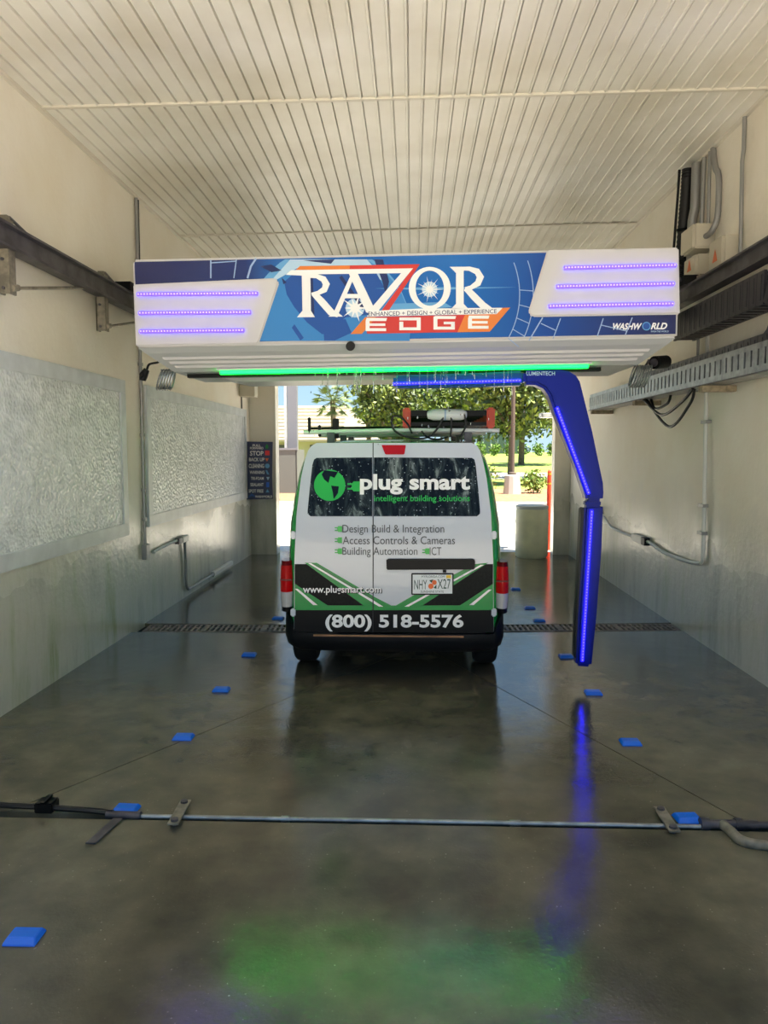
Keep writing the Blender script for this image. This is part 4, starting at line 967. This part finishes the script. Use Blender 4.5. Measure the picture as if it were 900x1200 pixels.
MB().tube(smoothpath([(v_[0]-.07, v_[1]+.02, v_[2]) for v_ in hp_], 5), .012, 6).build('side_cable', 'black_plastic', t, smooth=True)
MB().bar((2.50, 7.335, 3.84), (2.66, 7.335, 3.86), .03, .02).build('hose_clamp', 'black_plastic', t)

# =================================================================== OUTSIDE
def ground(name, x0, x1, y0, y1, z, mat, th=.2): return tag(MB().bb(x0, x1, y0, y1, z-th, z).build(name, mat), kind='structure')
ground('ground_base', -90, 90, -60, 160, -.36, 'mulch', .1)
ground('drive_exit', -16, 16, Y1+.16, 23.4, -.012, 'drive_concrete', .33)
ground('drive_entry', -16, 16, -24, Y0-.005, -.012, 'drive_concrete', .33)
ground('planting_bed', -30, 30, 23.62, 34, .03, 'mulch', .36)
ground('grass_verge', -30, 30, 34, 45, .04, 'lawn', .36)
ground('road', -60, 60, 45, 58, .05, 'asphalt', .36)
lw = MB().loft([[(-60, 58, -.3), (60, 58, -.3), (60, 58, .06), (-60, 58, .06)], [(-60, 120, -.3), (60, 120, -.3), (60, 120, 1.5), (-60, 120, 1.5)]])
tag(lw.build('lawn', 'lawn'), kind='structure')
for k in range(14):
    a = -12 + k*1.8
    kb = MB().bb(a, a+1.78, 23.4, 23.62, -.30, .14).build('kerb_stone', 'kerb', bevel=.02)
    tag(kb, 'pale concrete kerb stone edging the planting bed', 'kerb', 'kerb stones beyond the drive')
# barrel and bollard
t = thing('barrel', 'cream plastic barrel standing in the exit opening', 'barrel', (1.985, 12.3, 0))
MB().lathe((1.985, 12.3, 0), [(.235, 0), (.262, .03), (.268, .20), (.274, .24), (.268, .28), (.268, .55), (.274, .59), (.268, .63), (.266, .76), (.25, .82), (.22, .84)], 32).build('drum', 'barrel_cream', t, smooth=True)
MB().lathe((1.985, 12.3, .835), [(.262, -.03), (.266, .0), (.262, .02), (.23, .03), (.05, .032)], 32).build('lid', 'barrel_lid', t, smooth=True)
t = thing('bollard', 'orange-red bollard post beside the exit jamb', 'bollard', (2.44, 13.25, -.012))
MB().lathe((2.44, 13.25, -.012), [(.045, 0), (.045, 1.38), (.032, 1.42), (.01, 1.44)], 16).build('post', 'bollard_red', t, smooth=True)
for zz in (1.16, 1.33): MB().lathe((2.44, 13.25, zz), [(.047, 0), (.047, .03)], 16).build('band', 'bollard_yellow', t)
t = thing('exit_light', 'flat white light fixture outside the exit jamb', 'light fixture', (2.5, 13.1, 2.35))
q = at(641, 488, 13.2); MB().bb(q.x-.11, q.x+.2, 13.1, 13.4, q.z-.02, q.z+.06).build('fixture', 'trim_paint', t, bevel=.01)
MB().bb(q.x+.08, q.x+.12, 12.85, 13.25, q.z+.06, q.z+.12).bb(q.x+.06, q.x+.1, 13.2, 13.25, q.z+.06, q.z+.34).build('bracket', 'conduit_grey', t)
# lamp post on a concrete foot
t = thing('lamp_post', 'brown post on a tapered white concrete foot outside', 'post', (4.03, 30, .03))
MB().lathe((4.03, 30, .03), [(.36, 0), (.35, .1), (.30, .72), (.27, .76)], 12).build('foot', 'kerb', t)
MB().lathe((4.03, 30, .78), [(.16, 0), (.16, .1), (.09, .12), (.08, 3), (.07, 6.5)], 12).build('pole', 'pole_brown', t, smooth=True)
MB().bb(3.98, 5.1, 29.95, 30.05, 7.15, 7.22).bb(4.7, 5.3, 29.85, 30.15, 7.05, 7.18).build('lamp_head', 'steel_dark', t)
# grey enclosure, column, house
t = thing('fence_enclosure', 'grey panel enclosure outside beyond the drive', 'enclosure', (-6.2, 30.5, .03))
for k in range(5):
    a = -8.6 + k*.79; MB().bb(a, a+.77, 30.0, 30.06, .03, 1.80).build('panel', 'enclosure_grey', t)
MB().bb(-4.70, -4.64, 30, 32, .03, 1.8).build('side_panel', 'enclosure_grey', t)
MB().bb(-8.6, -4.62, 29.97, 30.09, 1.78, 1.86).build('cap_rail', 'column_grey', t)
c0, c1 = at(336, 450, 33).x, at(347.5, 450, 33).x
t = thing('canopy_column', 'tall grey metal column outside behind the enclosure', 'column', ((c0+c1)/2, 33, .03))
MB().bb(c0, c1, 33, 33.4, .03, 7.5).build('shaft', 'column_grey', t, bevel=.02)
MB().bb(c0-.12, c0-.02, 32.95, 33.1, .03, 7.5).build('downpipe', 'trim_paint', t)
t = thing('house', 'low cream house with a pale hipped shingle roof outside', 'house', (-11, 47, .04))
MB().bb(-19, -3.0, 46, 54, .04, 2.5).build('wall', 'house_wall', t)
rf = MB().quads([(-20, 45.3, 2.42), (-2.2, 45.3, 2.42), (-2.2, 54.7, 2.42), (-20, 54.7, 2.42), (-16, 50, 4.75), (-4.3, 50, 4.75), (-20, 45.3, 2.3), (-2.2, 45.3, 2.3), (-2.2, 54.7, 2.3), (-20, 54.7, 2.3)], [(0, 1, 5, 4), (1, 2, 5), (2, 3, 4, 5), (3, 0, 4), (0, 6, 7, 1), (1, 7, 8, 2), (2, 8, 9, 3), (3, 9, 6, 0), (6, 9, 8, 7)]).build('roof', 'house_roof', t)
for k in range(9):
    f0 = (k+.5)/9.5; y = 45.3+4.7*f0; z = 2.42+2.33*f0
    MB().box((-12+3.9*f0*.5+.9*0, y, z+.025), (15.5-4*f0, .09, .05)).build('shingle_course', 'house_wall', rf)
for a in (-8.7, -6.3, -4.6):
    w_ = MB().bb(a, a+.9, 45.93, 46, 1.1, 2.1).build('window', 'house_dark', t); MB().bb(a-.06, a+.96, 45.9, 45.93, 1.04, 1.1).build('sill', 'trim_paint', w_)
t = thing('dark_fence', 'dark green screened fence far off beneath the trees', 'fence', (13, 110, 1.3))
for k in range(6): MB().bb(9.5+k*1.05, 10.5+k*1.05, 110, 110.1, 1.2, 4.2).build('screen_panel', 'fence_green', t)

# trees
def leaves(mb, c, r, N, size, rnd, squash=.75):
    for k in range(N):
        while True:
            d = Vector((rnd.gauss(0, .45), rnd.gauss(0, .45), rnd.gauss(0, .42)))
            if d.length < 1.15: break
        p = Vector(c) + Vector((d.x*r, d.y*r, d.z*r*squash)); s = size*rnd.uniform(.6, 1.4)
        n_ = Vector((rnd.uniform(-1, 1), rnd.uniform(-1, 1), rnd.uniform(-.2, 1))).normalized(); t_ = n_.orthogonal().normalized()
        t_ = Matrix.Rotation(rnd.uniform(0, 6.28), 3, n_) @ t_; b2 = n_.cross(t_)
        o = len(mb.v); mb.v += [p-t_*s, p-b2*s*.5, p+t_*s, p+b2*s*.5]; mb.f.append((o, o+1, o+2, o+3))
def tree(label, x, y, R, zc_, seed, mats=('leaf_oak', 'leaf_oak_light', 'leaf_dark'), n=48, per=110, size=.17, name='oak_tree', z0=.05, group='broadleaf trees outside'):
    rnd = random.Random(seed); t = thing(name, label, 'tree', (x, y, z0), group)
    cs = []
    for k in range(n):
        while True:
            d = Vector((rnd.uniform(-1, 1), rnd.uniform(-1, 1), rnd.uniform(-1, 1)))
            if .35 < d.length < 1: break
        cs.append(Vector((x+d.x*R, y+d.y*R, zc_+d.z*R*.68)))
    for mi, mt in enumerate(mats):
        m_ = MB()
        for i, c in enumerate(cs):
            leaves(m_, c, R*.42, per//len(mats), size, rnd)
        m_.build('foliage', mt, t, kind='stuff')
    tk = MB(); tk.tube([(x, y, z0), (x+.05, y, zc_*.5), (x, y, zc_)], [.28*R/4, .22*R/4, .1], 8)
    for c in cs[:9]: tk.tube([(x, y, zc_*.55), (Vector((x, y, zc_*.7))+c)/2, c], [.09, .06, .02], 5)
    tk.build('trunk', 'bark', t, smooth=True)
tree('broad oak with light leaves standing beside the palms', -1.2, 38.5, 1.8, 4.5, 1, size=.12)
tree('oak with dense sunlit leaves right behind the van roof', 2.0, 44, 2.6, 4.7, 2)
tree('large oak behind the brown post', 5.0, 38.0, 2.5, 4.7, 3)
tree('oak nearest the exit jamb, thin leaves with gaps', 8.9, 46, 2.9, 5.3, 4, per=90)
tree('darker oak further back between the two dense oaks', 4.6, 58, 3.6, 5.0, 5, ('leaf_dark', 'leaf_oak'), size=.24)
tree('darker oak further back behind the light oak', -1.5, 68, 3.6, 4.6, 6, ('leaf_dark', 'leaf_oak'), size=.24)
tree('darker oak far back over the lawn', 10.5, 72, 4.6, 6.6, 7, ('leaf_dark', 'leaf_oak', 'leaf_oak_light'), size=.26)
def palm(label, x, y, h, r, seed):
    rnd = random.Random(seed); t = thing('palm_tree', label, 'tree', (x, y, .04), 'palms outside')
    MB().tube([(x, y, .04), (x+.06, y, h*.5), (x, y, h)], [.17, .13, .15], 10).build('trunk', 'bark', t, smooth=True)
    for k in range(44):
        a = rnd.uniform(0, 6.28); e = rnd.uniform(-.75, 1.25); d = Vector((math.cos(a)*math.cos(e), math.sin(a)*math.cos(e), math.sin(e)))
        base = Vector((x, y, h)); tip = base + d*r*.8; s_ = d.cross(Vector((0, 0, 1))).normalized(); m_ = MB(); m_.tube([base, tip], .018, 4)
        for j in range(13):
            f = (j/12-.5)*2.6; q = tip + (d*math.cos(f)+s_*math.sin(f))*r*.48 - Vector((0, 0, .10*r*(1+abs(f)))); w = (d.cross(s_))*.02 + s_*.035*math.cos(f) - d*.035*math.sin(f)
            o = len(m_.v); m_.v += [tip-w, tip+w, q]; m_.f.append((o, o+1, o+2))
        m_.build('frond', 'leaf_palm', t)
palm('tall palm against the sky in front of the house roof', at(390, 470, 40).x, 40, at(390, 470, 40).z, .95, 1)
palm('shorter palm beside the light oak', at(431, 480, 42).x, 42, at(431, 477, 42).z, .9, 2)
def shrub(label, x, y, r, h, seed, mt=('hedge_leaf', 'leaf_oak_light'), z0=.03, N=420, size=.09):
    rnd = random.Random(seed); t = thing('shrub', label, 'shrub', (x, y, z0), 'shrubs outside')
    for mm in mt:
        m_ = MB(); leaves(m_, (x, y, z0+h*.5), r, N//len(mt), size, rnd, h/r/2)
        m_.build('foliage', mm, t, kind='stuff')
    MB().tube([(x, y, z0), (x, y, z0+h*.5)], .03, 5).build('stem', 'bark', t)
shrub('leafy shrub beside the concrete post foot, van side', 2.85, 30.2, .62, 1.3, 21); shrub('leafy shrub beside the concrete post foot, jamb side', 4.95, 30.4, .6, 1.0, 22)
shrub('low bush in the planting bed behind the van', 1.9, 28.5, .8, .9, 23); shrub('bush by the grey enclosure', -3.85, 31, .5, .6, 24)
for k in range(15):
    shrub('clipped hedge bush in the far row past the lawn', -6+k*1.9, 100+.2*(k % 3), .8, 1.9, 40+k, ('hedge_leaf', 'leaf_oak'), 1.0, 260, .2)
